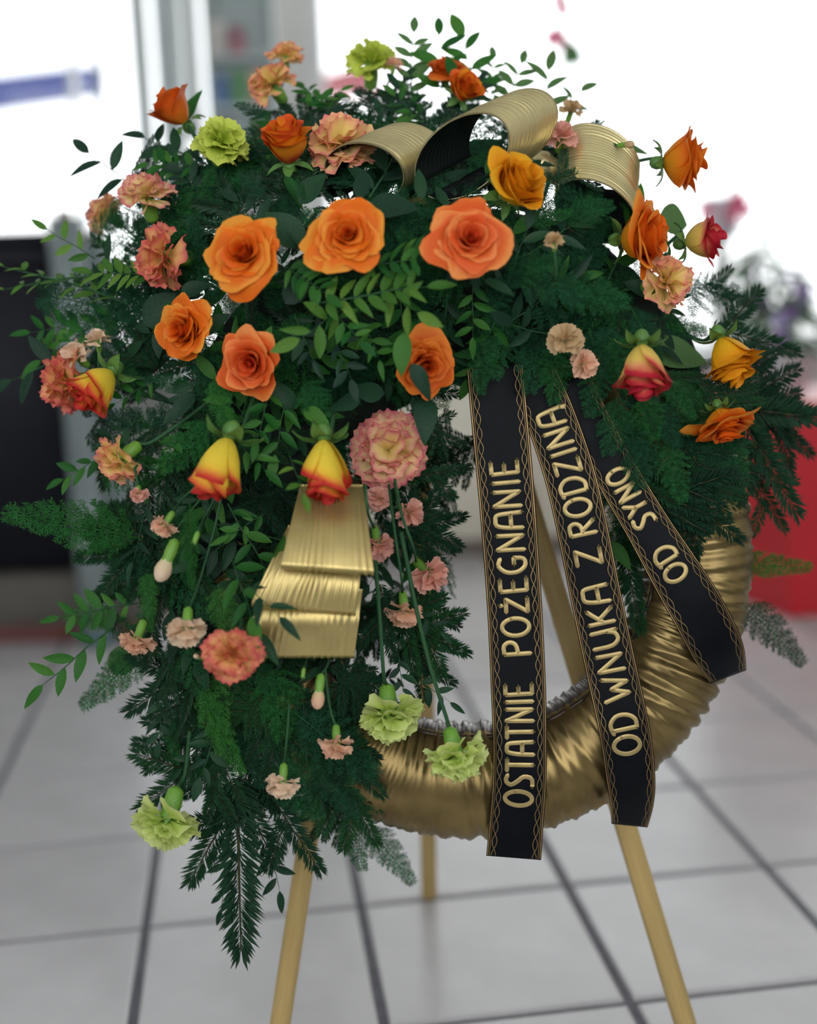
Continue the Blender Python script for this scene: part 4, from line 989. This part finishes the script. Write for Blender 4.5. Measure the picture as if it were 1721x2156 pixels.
def plum(x0, y0, x1, y1, n0=None, n1=None, var=None, wide=1.0, br=False):
    n0 = dome(x0, y0) - .025 if n0 is None else n0; n1 = dome(x1, y1) + .0 if n1 is None else n1
    A, B = gp_(x0, y0, n0), gp_(x1, y1, n1)
    z = nrm_at((x0 + x1) / 2, (y0 + y1) / 2) + RV * RN.uniform(-.3, .3) - fwd * .3
    v = RN.randrange(4) if var is None else var
    root = thing('asparagus_fern', None, None, frame_y(A, B, z) @ Matrix.Diagonal((wide, 1, 1, 1)))
    me = PLUMBR[v % 2] if br else PLUMS[v]
    o = link('fronds', me[0], root); o['kind'] = 'stuff'; link('stem', me[1], root)
    note(root, x0, y0, x1, y1, 'bright green fern frond' if br else 'feathery asparagus fern', 'fern'); return root
def sprig(x0, y0, x1, y1, tone='m', kind='pinnate', pairs=6, leaf=None, n0=None, n1=None, zt=None):
    n0 = dome(x0, y0) - .02 if n0 is None else n0; n1 = dome(x1, y1) + .01 if n1 is None else n1
    A, B = gp_(x0, y0, n0), gp_(x1, y1, n1)
    z = nrm_at((x0 + x1) / 2, (y0 + y1) / 2) + RV * RN.uniform(-.35, .35) + UV * RN.uniform(-.1, .4) - fwd * .4
    if zt: z = dv(*zt)
    root = thing('leaf_sprig', None, None, frame_y(A, B, z))
    link('stem', SPRIG_STEM, root)
    ll = leaf if leaf else (.36 if kind == 'pinnate' else .42)
    for k in range(pairs):
        q = .12 + .82 * k / pairs
        for sd in ((-1, 1) if kind == 'pinnate' else ((-1, 1)[k % 2],)):
            an = radians(RN.uniform(48, 66) if kind == 'pinnate' else RN.uniform(35, 70)) * -sd
            l = ll * (1.05 - .45 * abs(q - .45)) * RN.uniform(.85, 1.1)
            me = RN.choice(LM[tone])
            link('leaf', me, root, Matrix.Translation((0, q, 0)) @ Matrix.Rotation(an, 4, 'Z') @ Matrix.Rotation(RN.uniform(-.35, .35), 4, 'Y') @ Matrix.Rotation(RN.uniform(-.1, .4), 4, 'X') @ Matrix.Scale(l, 4))
    link('leaf', RN.choice(LM[tone]), root, Matrix.Translation((0, .97, -.02)) @ Matrix.Rotation(RN.uniform(-.2, .2), 4, 'Z') @ Matrix.Scale(ll, 4))
    tn = {'m': 'green', 'l': 'light green', 'd': 'dark', 'o': 'grey green'}[tone]
    note(root, x0, y0, x1, y1, tn + (' fine-leaved sprig' if kind == 'pinnate' else ' leafy sprig'), 'sprig'); return root
def bigleaf(x0, y0, x1, y1, tone='d', n0=None, n1=None, wide=1.0, zt=None, v=None):
    n0 = dome(x0, y0) + .0 if n0 is None else n0; n1 = dome(x1, y1) + .02 if n1 is None else n1
    A, B = gp_(x0, y0, n0), gp_(x1, y1, n1)
    z = dv(*zt) if zt else nrm_at((x0 + x1) / 2, (y0 + y1) / 2) + RV * RN.uniform(-.3, .3) + UV * RN.uniform(-.2, .4) - fwd * .4
    M = frame_y(A, B, z) @ Matrix.Diagonal((wide, 1, 1, 1))
    o = link('leaf', BIGL[tone][RN.randrange(2) if v is None else v], None, M)
    tn = {'m': 'green', 'l': 'light green', 'd': 'dark', 'o': 'grey green'}[tone]
    note(o, x0, y0, x1, y1, 'single ' + tn + ' leaf', 'leaf'); return o

# --- silhouette and eye-catching greens, placed one by one
fir(500, 1640, 505, 2022, .06, .05, 0, 0, 1.0)
fir(520, 1640, 395, 1868, .05, .03, 1, 0); fir(555, 1650, 675, 1840, .05, .05, 1, 0); fir(690, 1600, 800, 1785, .05, .04, 2, 0)
fir(480, 1570, 288, 1708, .04, .03, 1, 0); fir(440, 1500, 300, 1630, .04, .03, 2, 0); fir(460, 1370, 262, 1500, .05, .04, 1, 0); fir(420, 1380, 360, 1560, .05, .05, 2, 0)
fir(800, 1290, 992, 1378, .06, .05, 2, 0); fir(830, 1370, 960, 1440, .05, .05, 1, 0); fir(800, 1140, 985, 1085, .06, .05, 2, 0); fir(850, 1010, 992, 985, .07, .06, 1, 0); fir(880, 900, 985, 940, .08, .07, 1, 0)
fir(800, 1230, 830, 1390, .09, .08, 1, 0); fir(760, 1380, 740, 1560, .07, .06, 3, 0); fir(860, 1100, 960, 1165, .07, .05, 1, 0); fir(880, 1230, 900, 1420, .05, .04, 2, 0); fir(700, 1400, 800, 1500, .08, .07, 2, 0)
fir(1440, 880, 1555, 1085, .06, .05, 2, 0); fir(1530, 830, 1690, 1085, .04, .03, 1, 0); fir(1370, 980, 1440, 1175, .08, .075, 3, 0); fir(1500, 800, 1715, 870, .03, .0, 2, 0); fir(1500, 690, 1690, 740, .02, -.02, 1, 0); fir(1400, 1020, 1565, 1140, .08, .075, 1, 0)
fir(1310, 1130, 1350, 1330, .03, .05, 1, 0); fir(1580, 1000, 1660, 1120, .02, .0, 1, 0); fir(1560, 840, 1721, 960, .02, -.02, 2, 0); fir(1480, 600, 1590, 640, .0, -.02, 1, 0)
fir(380, 1150, 150, 1175, .04, .02, 2, 0); fir(340, 1220, 160, 1110, .03, .02, 1, 0); fir(380, 470, 440, 350, .05, .02, 1, 0); fir(900, 300, 985, 170, .02, -.03, 1, 0); fir(1050, 340, 1190, 255, .04, .01, 2, 0); fir(1150, 350, 1265, 250, .03, .0, 1, 0)
fir(600, 300, 720, 190, .02, -.03, 2, 0); fir(780, 250, 860, 170, .0, -.04, 1, 0); fir(1170, 380, 1270, 345, .10, .08, 1, 0); fir(940, 330, 1010, 370, .06, .03, 2, 0); fir(1190, 330, 1290, 300, .05, .03, 1, 0)
plum(300, 1135, 2, 1062, .06, .07, 2, .8, True); plum(310, 1360, 170, 1500, .03, .0, 3); plum(1560, 1270, 1705, 1395, -.02, -.05, 3); plum(1460, 1190, 1718, 1185, .0, -.02, 3, .7, True); plum(740, 1700, 750, 1840, .02, .0, 2); plum(770, 1740, 880, 1860, -.02, -.05, 3)
plum(320, 660, 70, 640, .03, .0, 1); plum(250, 1300, 130, 1290, .03, .02, 0, 1, True); plum(310, 1200, 320, 1330, .08, .09, 1, 1, True); plum(420, 1440, 500, 1640, .10, .11, 2, .7, True); plum(450, 1410, 470, 1590, .09, .10, 3, 1, True); plum(620, 1500, 800, 1640, .09, .08, 0); plum(450, 790, 480, 930, .14, .16, 2, .8, True); plum(640, 800, 690, 900, .14, .15, 1)
plum(450, 880, 340, 1000, .10, .11, 1); plum(460, 1230, 480, 1370, .13, .13, 2, 1, True); plum(400, 1060, 405, 1240, .13, .135, 3, .8, True); plum(1070, 640, 1040, 800, .12, .13, 0); plum(1120, 680, 1130, 830, .12, .125, 1); plum(1020, 700, 1000, 830, .12, .125, 2); plum(1160, 720, 1180, 850, .115, .115, 1)
plum(1260, 760, 1240, 880, .11, .115, 0); plum(1330, 900, 1360, 1030, .10, .11, 1); plum(1400, 930, 1440, 1060, .09, .10, 0); plum(1300, 830, 1290, 960, .11, .115, 1); plum(1060, 590, 1180, 540, .16, .19, 0); plum(1180, 470, 1290, 420, .12, .14, 1); plum(1080, 560, 1240, 620, .16, .17, 1); plum(1160, 600, 1330, 640, .14, .14, 0)
plum(560, 420, 500, 360, .13, .13, 0); plum(650, 420, 620, 380, .14, .15, 1); plum(420, 560, 400, 450, .11, .11, 0); plum(440, 640, 460, 590, .13, .14, 1); plum(1440, 620, 1560, 600, .02, .0, 1); plum(560, 250, 500, 210, .05, .03, 2)
sprig(270, 640, 0, 552, 'l', 'pinnate', 6, .17, .03, .0, (.1, .8, .6)); sprig(220, 580, 0, 605, 'l', 'pinnate', 5, .18, .02, .0, (.0, .8, .6)); sprig(330, 582, 190, 572, 'l', 'pinnate', 6, .36, .07, .07, (.1, .5, .8)); sprig(200, 545, 95, 480, 'l', 'alternate', 5, .38, .02, .02)
sprig(260, 650, 80, 760, 'm', 'pinnate', 5, .30, .02, .0); sprig(180, 680, 60, 700, 'm', 'pinnate', 4, .42, .0, .0); sprig(170, 740, 20, 800, 'd', 'alternate', 3, .5, .02, .0); sprig(240, 1320, 85, 1445, 'm', 'alternate', 6, .36, .05, .05); sprig(290, 1270, 120, 1300, 'm', 'pinnate', 5, .3, .03, .03)
sprig(860, 240, 872, 62, 'o', 'pinnate', 6, .24, -.02, -.06, (0, 0, 1)); sprig(930, 200, 925, 70, 'm', 'alternate', 4, .45, -.02, -.05, (0, 0, 1)); sprig(1010, 230, 975, 75, 'm', 'alternate', 6, .42, -.02, -.05, (0, 0, 1)); sprig(1030, 230, 1040, 120, 'o', 'pinnate', 5, .30, -.03, -.06, (0, 0, 1)); sprig(1060, 240, 1100, 130, 'o', 'pinnate', 4, .32, -.03, -.06, (0, 0, 1))
sprig(1150, 260, 1155, 145, 'o', 'alternate', 5, .55, -.03, -.05, (0, 0, 1)); sprig(1160, 250, 1225, 190, 'o', 'alternate', 3, .6, -.03, -.05, (0, .3, 1)); sprig(800, 260, 850, 170, 'd', 'alternate', 5, .5, .0, -.03); sprig(700, 240, 640, 180, 'm', 'pinnate', 6, .4, .0, -.03); sprig(640, 230, 720, 190, 'm', 'alternate', 6, .4, .0, -.02)
sprig(900, 260, 830, 200, 'm', 'alternate', 6, .45, .0, -.01); sprig(960, 250, 1010, 170, 'd', 'alternate', 6, .45, .0, -.02); sprig(420, 350, 310, 345, 'm', 'pinnate', 6, .4, .05, .03); sprig(460, 360, 300, 285, 'd', 'alternate', 6, .35, .04, .01); sprig(270, 385, 185, 320, 'd', 'alternate', 3, .6, .02, .0); sprig(420, 420, 370, 330, 'd', 'pinnate', 6, .4, .06, .04)
sprig(660, 640, 905, 600, 'l', 'pinnate', 7, .26, .20, .22, (0, .4, 1)); sprig(760, 560, 900, 545, 'm', 'pinnate', 5, .36, .20, .22, (0, .5, 1)); sprig(800, 600, 880, 660, 'l', 'alternate', 4, .6, .20, .22); sprig(720, 650, 630, 715, 'l', 'alternate', 4, .6, .19, .21); sprig(690, 640, 760, 720, 'm', 'alternate', 7, .42, .19, .21); sprig(700, 700, 740, 800, 'd', 'alternate', 6, .45, .17, .18)
sprig(770, 680, 800, 760, 'm', 'alternate', 5, .5, .17, .18); sprig(600, 560, 690, 620, 'm', 'pinnate', 6, .4, .19, .21); sprig(620, 660, 660, 760, 'd', 'alternate', 6, .45, .17, .18); sprig(840, 540, 910, 520, 'm', 'alternate', 4, .6, .20, .22)
sprig(570, 820, 540, 930, 'm', 'alternate', 5, .4, .14, .16); sprig(600, 850, 580, 960, 'm', 'alternate', 4, .5, .14, .15); sprig(500, 930, 560, 990, 'm', 'alternate', 4, .6, .15, .16); sprig(480, 1060, 560, 1200, 'm', 'alternate', 5, .38, .13, .14); sprig(560, 1080, 480, 1130, 'm', 'alternate', 4, .5, .13, .14); sprig(610, 960, 640, 1040, 'l', 'alternate', 4, .5, .18, .20)
sprig(490, 1180, 530, 1300, 'm', 'alternate', 4, .5, .14, .18); sprig(520, 1230, 590, 1300, 'd', 'alternate', 3, .6, .18, .205); sprig(470, 1500, 420, 1640, 'd', 'alternate', 7, .38, .08, .09); sprig(440, 1560, 380, 1620, 'd', 'alternate', 5, .45, .06, .06); sprig(560, 1760, 590, 1880, 'd', 'alternate', 4, .45, .04, .03); sprig(480, 1770, 465, 1920, 'd', 'alternate', 4, .28, .03, .02)
sprig(840, 1380, 850, 1470, 'd', 'alternate', 5, .45, .08, .09); sprig(880, 1430, 950, 1480, 'd', 'alternate', 4, .5, .08, .08); sprig(880, 1290, 930, 1330, 'd', 'alternate', 3, .6, .09, .09); sprig(560, 1740, 460, 1700, 'd', 'alternate', 6, .35, .06, .06)
sprig(300, 880, 220, 930, 'd', 'alternate', 6, .45, .05, .05); sprig(330, 800, 240, 850, 'm', 'alternate', 6, .4, .06, .06); sprig(220, 960, 130, 1010, 'm', 'alternate', 5, .5, .04, .03); sprig(380, 900, 350, 960, 'm', 'alternate', 4, .6, .09, .10)
bigleaf(895, 835, 898, 925, 'd', .13, .15); bigleaf(866, 765, 912, 842, 'd', .215, .215, .8, (.1, .2, 1)); bigleaf(852, 700, 842, 790, 'm', .20, .205, .7, (-.2, .2, 1)); bigleaf(1258, 312, 1372, 298, 'o', .02, .02, .8, (0, .5, .8)); bigleaf(1388, 455, 1455, 470, 'o', .02, .01, 1.5, (-.1, .2, 1)); bigleaf(1360, 735, 1498, 752, 'o', .06, .06, .9, (0, .4, .9))
bigleaf(640, 520, 560, 440, 'd', .16, .17); bigleaf(760, 420, 765, 350, 'd', .17, .165, .8); bigleaf(770, 440, 880, 425, 'd', .17, .18); bigleaf(890, 420, 880, 350, 'd', .17, .17, .6); bigleaf(630, 430, 680, 360, 'd', .14, .15); bigleaf(600, 640, 660, 560, 'd', .18, .19)
bigleaf(620, 860, 570, 800, 'd', .13, .15); bigleaf(760, 830, 700, 870, 'd', .15, .16); bigleaf(640, 860, 690, 890, 'm', .14, .16, .7); bigleaf(810, 830, 740, 820, 'd', .15, .16); bigleaf(420, 700, 480, 660, 'd', .12, .13); bigleaf(380, 620, 440, 590, 'd', .11, .12); bigleaf(300, 680, 390, 620, 'd', .06, .08)
bigleaf(410, 830, 350, 880, 'd', .10, .11); bigleaf(390, 260, 420, 170, 'm', .0, -.01, .5); bigleaf(600, 370, 640, 430, 'm', .12, .13, .6); bigleaf(960, 170, 940, 110, 'm', .0, .0, .6, (0, 0, 1)); bigleaf(990, 200, 960, 140, 'm', .01, .0, .6, (0, 0, 1)); bigleaf(575, 1190, 605, 1130, 'm', .17, .185, .5); bigleaf(540, 1330, 590, 1400, 'd', .17, .175, .5)
bigleaf(1390, 620, 1320, 590, 'd', .08, .09); bigleaf(1290, 700, 1370, 660, 'd', .08, .09); bigleaf(1290, 1140, 1330, 1200, 'm', .05, .06, .6); bigleaf(240, 1420, 280, 1350, 'o', .0, .0, 1.2, (0, .2, 1))

# denser cover over the ring at right, inside the opening and at lower left
for q in [(1440, 820, 1560, 930), (1460, 880, 1580, 1000), (1420, 860, 1500, 1010), (1380, 880, 1480, 940), (1340, 860, 1390, 980), (1500, 900, 1560, 1060)]: plum(*q, .085, .07, wide=1.2)
for q in [(1400, 900, 1520, 1030), (1470, 800, 1600, 900), (1330, 940, 1380, 1110), (1460, 960, 1540, 1100), (1300, 900, 1330, 1060)]: fir(*q, .085, .075)
for q in [(1270, 960, 1320, 1120), (1300, 1000, 1350, 1180), (1260, 920, 1290, 1060), (1290, 1100, 1330, 1260)]: plum(*q, .03, .04, wide=1.2)
for q in [(620, 1450, 760, 1600), (560, 1480, 640, 1660), (640, 1540, 790, 1640), (660, 1600, 760, 1720), (580, 1600, 660, 1740), (520, 1500, 560, 1660)]: plum(*q, .075, .07, wide=1.3)
for q in [(600, 1440, 740, 1560), (640, 1500, 800, 1600), (620, 1560, 760, 1690), (540, 1480, 620, 1640), (700, 1560, 810, 1680), (470, 1580, 430, 1740)]: fir(*q, .08, .07)
for q in [(460, 420, 380, 360), (480, 470, 360, 440), (430, 520, 330, 470), (420, 600, 300, 620), (400, 640, 280, 560), (520, 400, 440, 330), (620, 380, 560, 290), (700, 380, 680, 250), (400, 720, 260, 690), (360, 760, 230, 770), (340, 640, 220, 600), (560, 330, 640, 250)]: fir(*q, dome(q[0], q[1]) - .06, dome(q[2], q[3]) - .05)
for q in [(470, 400, 400, 300), (430, 480, 320, 430), (410, 600, 280, 580), (640, 360, 600, 260), (760, 330, 740, 220), (520, 420, 430, 400), (360, 700, 240, 650), (580, 340, 520, 280)]: plum(*q, dome(q[0], q[1]) - .04, dome(q[2], q[3]) - .03, wide=1.2)
for q in [(1290, 700, 1330, 830), (1270, 680, 1300, 800), (1380, 840, 1420, 950), (1350, 830, 1380, 930), (1400, 800, 1470, 880), (1240, 690, 1270, 800), (1330, 650, 1400, 760)]: plum(*q, .105, .10, wide=1.3)
for q in [(1280, 720, 1330, 860), (1370, 850, 1430, 960), (1410, 780, 1480, 880), (1300, 640, 1360, 740)]: fir(*q, .095, .09)
for q in [(690, 420, 760, 320), (760, 430, 820, 330), (860, 420, 900, 320), (900, 400, 1000, 300), (960, 410, 1040, 330), (800, 400, 850, 300), (1040, 420, 1090, 340), (1120, 450, 1060, 380), (980, 350, 1060, 270)]: bigleaf(*q, 'd', .04, .03, 1.2)
for q in [(480, 450, 400, 360), (420, 500, 340, 420), (460, 560, 370, 500), (400, 600, 300, 560), (380, 660, 290, 620), (350, 720, 250, 690), (520, 400, 450, 310), (590, 400, 530, 320), (640, 420, 590, 340), (440, 430, 470, 340), (380, 540, 420, 460), (330, 770, 240, 740), (620, 460, 560, 400), (660, 380, 640, 290)]: bigleaf(*q, 'd', dome(q[0], q[1]) - .06, dome(q[2], q[3]) - .05, 1.3)
# --- filling between the flowers
POLY = [(200, 480), (330, 340), (480, 260), (620, 220), (800, 200), (1000, 210), (1200, 300), (1310, 400), (1420, 520), (1480, 640), (1530, 800), (1480, 950), (1420, 1060), (1340, 1000), (1260, 880), (1160, 830), (1000, 810), (960, 880), (950, 1000), (920, 1150), (910, 1350), (850, 1440), (770, 1480), (760, 1650), (640, 1740), (430, 1740), (340, 1600), (300, 1450), (240, 1300), (220, 1150), (240, 1000), (160, 800), (190, 650)]
def inside(x, y):
    c = False; n = len(POLY)
    for i in range(n):
        (x1, y1), (x2, y2) = POLY[i], POLY[(i + 1) % n]
        if (y1 > y) != (y2 > y) and x < (x2 - x1) * (y - y1) / (y2 - y1) + x1: c = not c
    return c
RF = random.Random(21); cells = []
st_ = 62
for gy in range(200, 1760, st_):
    for gx in range(150, 1560, st_):
        x = gx + RF.uniform(-26, 26); y = gy + RF.uniform(-26, 26)
        if inside(x, y): cells.append((x, y))
RF.shuffle(cells)
for k, (x, y) in enumerate(cells):
    s0 = spine_near(x, y); dx, dy = x - s0[0], y - s0[1]; l = sqrt(dx * dx + dy * dy) + 1e-6
    a = atan2(dy, dx) + RF.gauss(0, .6)
    if l < 60: a = RF.uniform(0, 2 * pi)
    if y > 900 and x < 1000: a = pi / 2 + RF.gauss(0, .8)
    ln = RF.uniform(105, 175)
    for _ in range(5):
        x0, y0, x1, y1 = x - cos(a) * ln * .5, y - sin(a) * ln * .5, x + cos(a) * ln * .5, y + sin(a) * ln * .5
        if inside(x1, y1): break
        ln *= .8; a += RF.gauss(0, .5)
    dk = RF.uniform(-.05, -.012)
    kind = RF.random(); top = y < 900
    if kind < (.62 if top else .42): plum(x0, y0, x1, y1, dome(x0, y0) + dk - .02, dome(x1, y1) + dk + .008)
    elif kind < (.78 if top else .85): fir(x0, y0, x1, y1, dome(x0, y0) + dk - .02, dome(x1, y1) + dk)
    else: sprig(x0, y0, x1, y1, RF.choice('mdd'), 'alternate', 6, .42, dome(x0, y0) + dk - .02, dome(x1, y1) + dk + .005)
ORD = {2: ['upper', 'lower'], 3: ['uppermost', 'middle', 'lowest'], 4: ['uppermost', 'second', 'third', 'lowest'], 5: ['uppermost', 'second', 'third', 'fourth', 'lowest']}
for lab, os_ in USED.items():
    if len(os_) > 1:
        os_.sort(key=lambda o: -(o.matrix_basis @ Vector((0, .5, 0))).z)
        for k, o in enumerate(os_):
            w_ = ORD[min(5, len(os_))][min(k, 4)]; o['label'] = w_ + ' ' + lab
GRP = {'fir branch': 'fir branches of the wreath', 'fern': 'asparagus ferns of the wreath', 'sprig': 'leafy sprigs of the wreath', 'leaf': 'single leaves in the wreath', 'rose': 'roses of the wreath', 'carnation': 'carnations of the wreath', 'flower bud': 'carnation buds of the wreath'}
for o in col.objects:
    if o.parent is None and o.get('category') in GRP: o['group'] = GRP[o['category']]
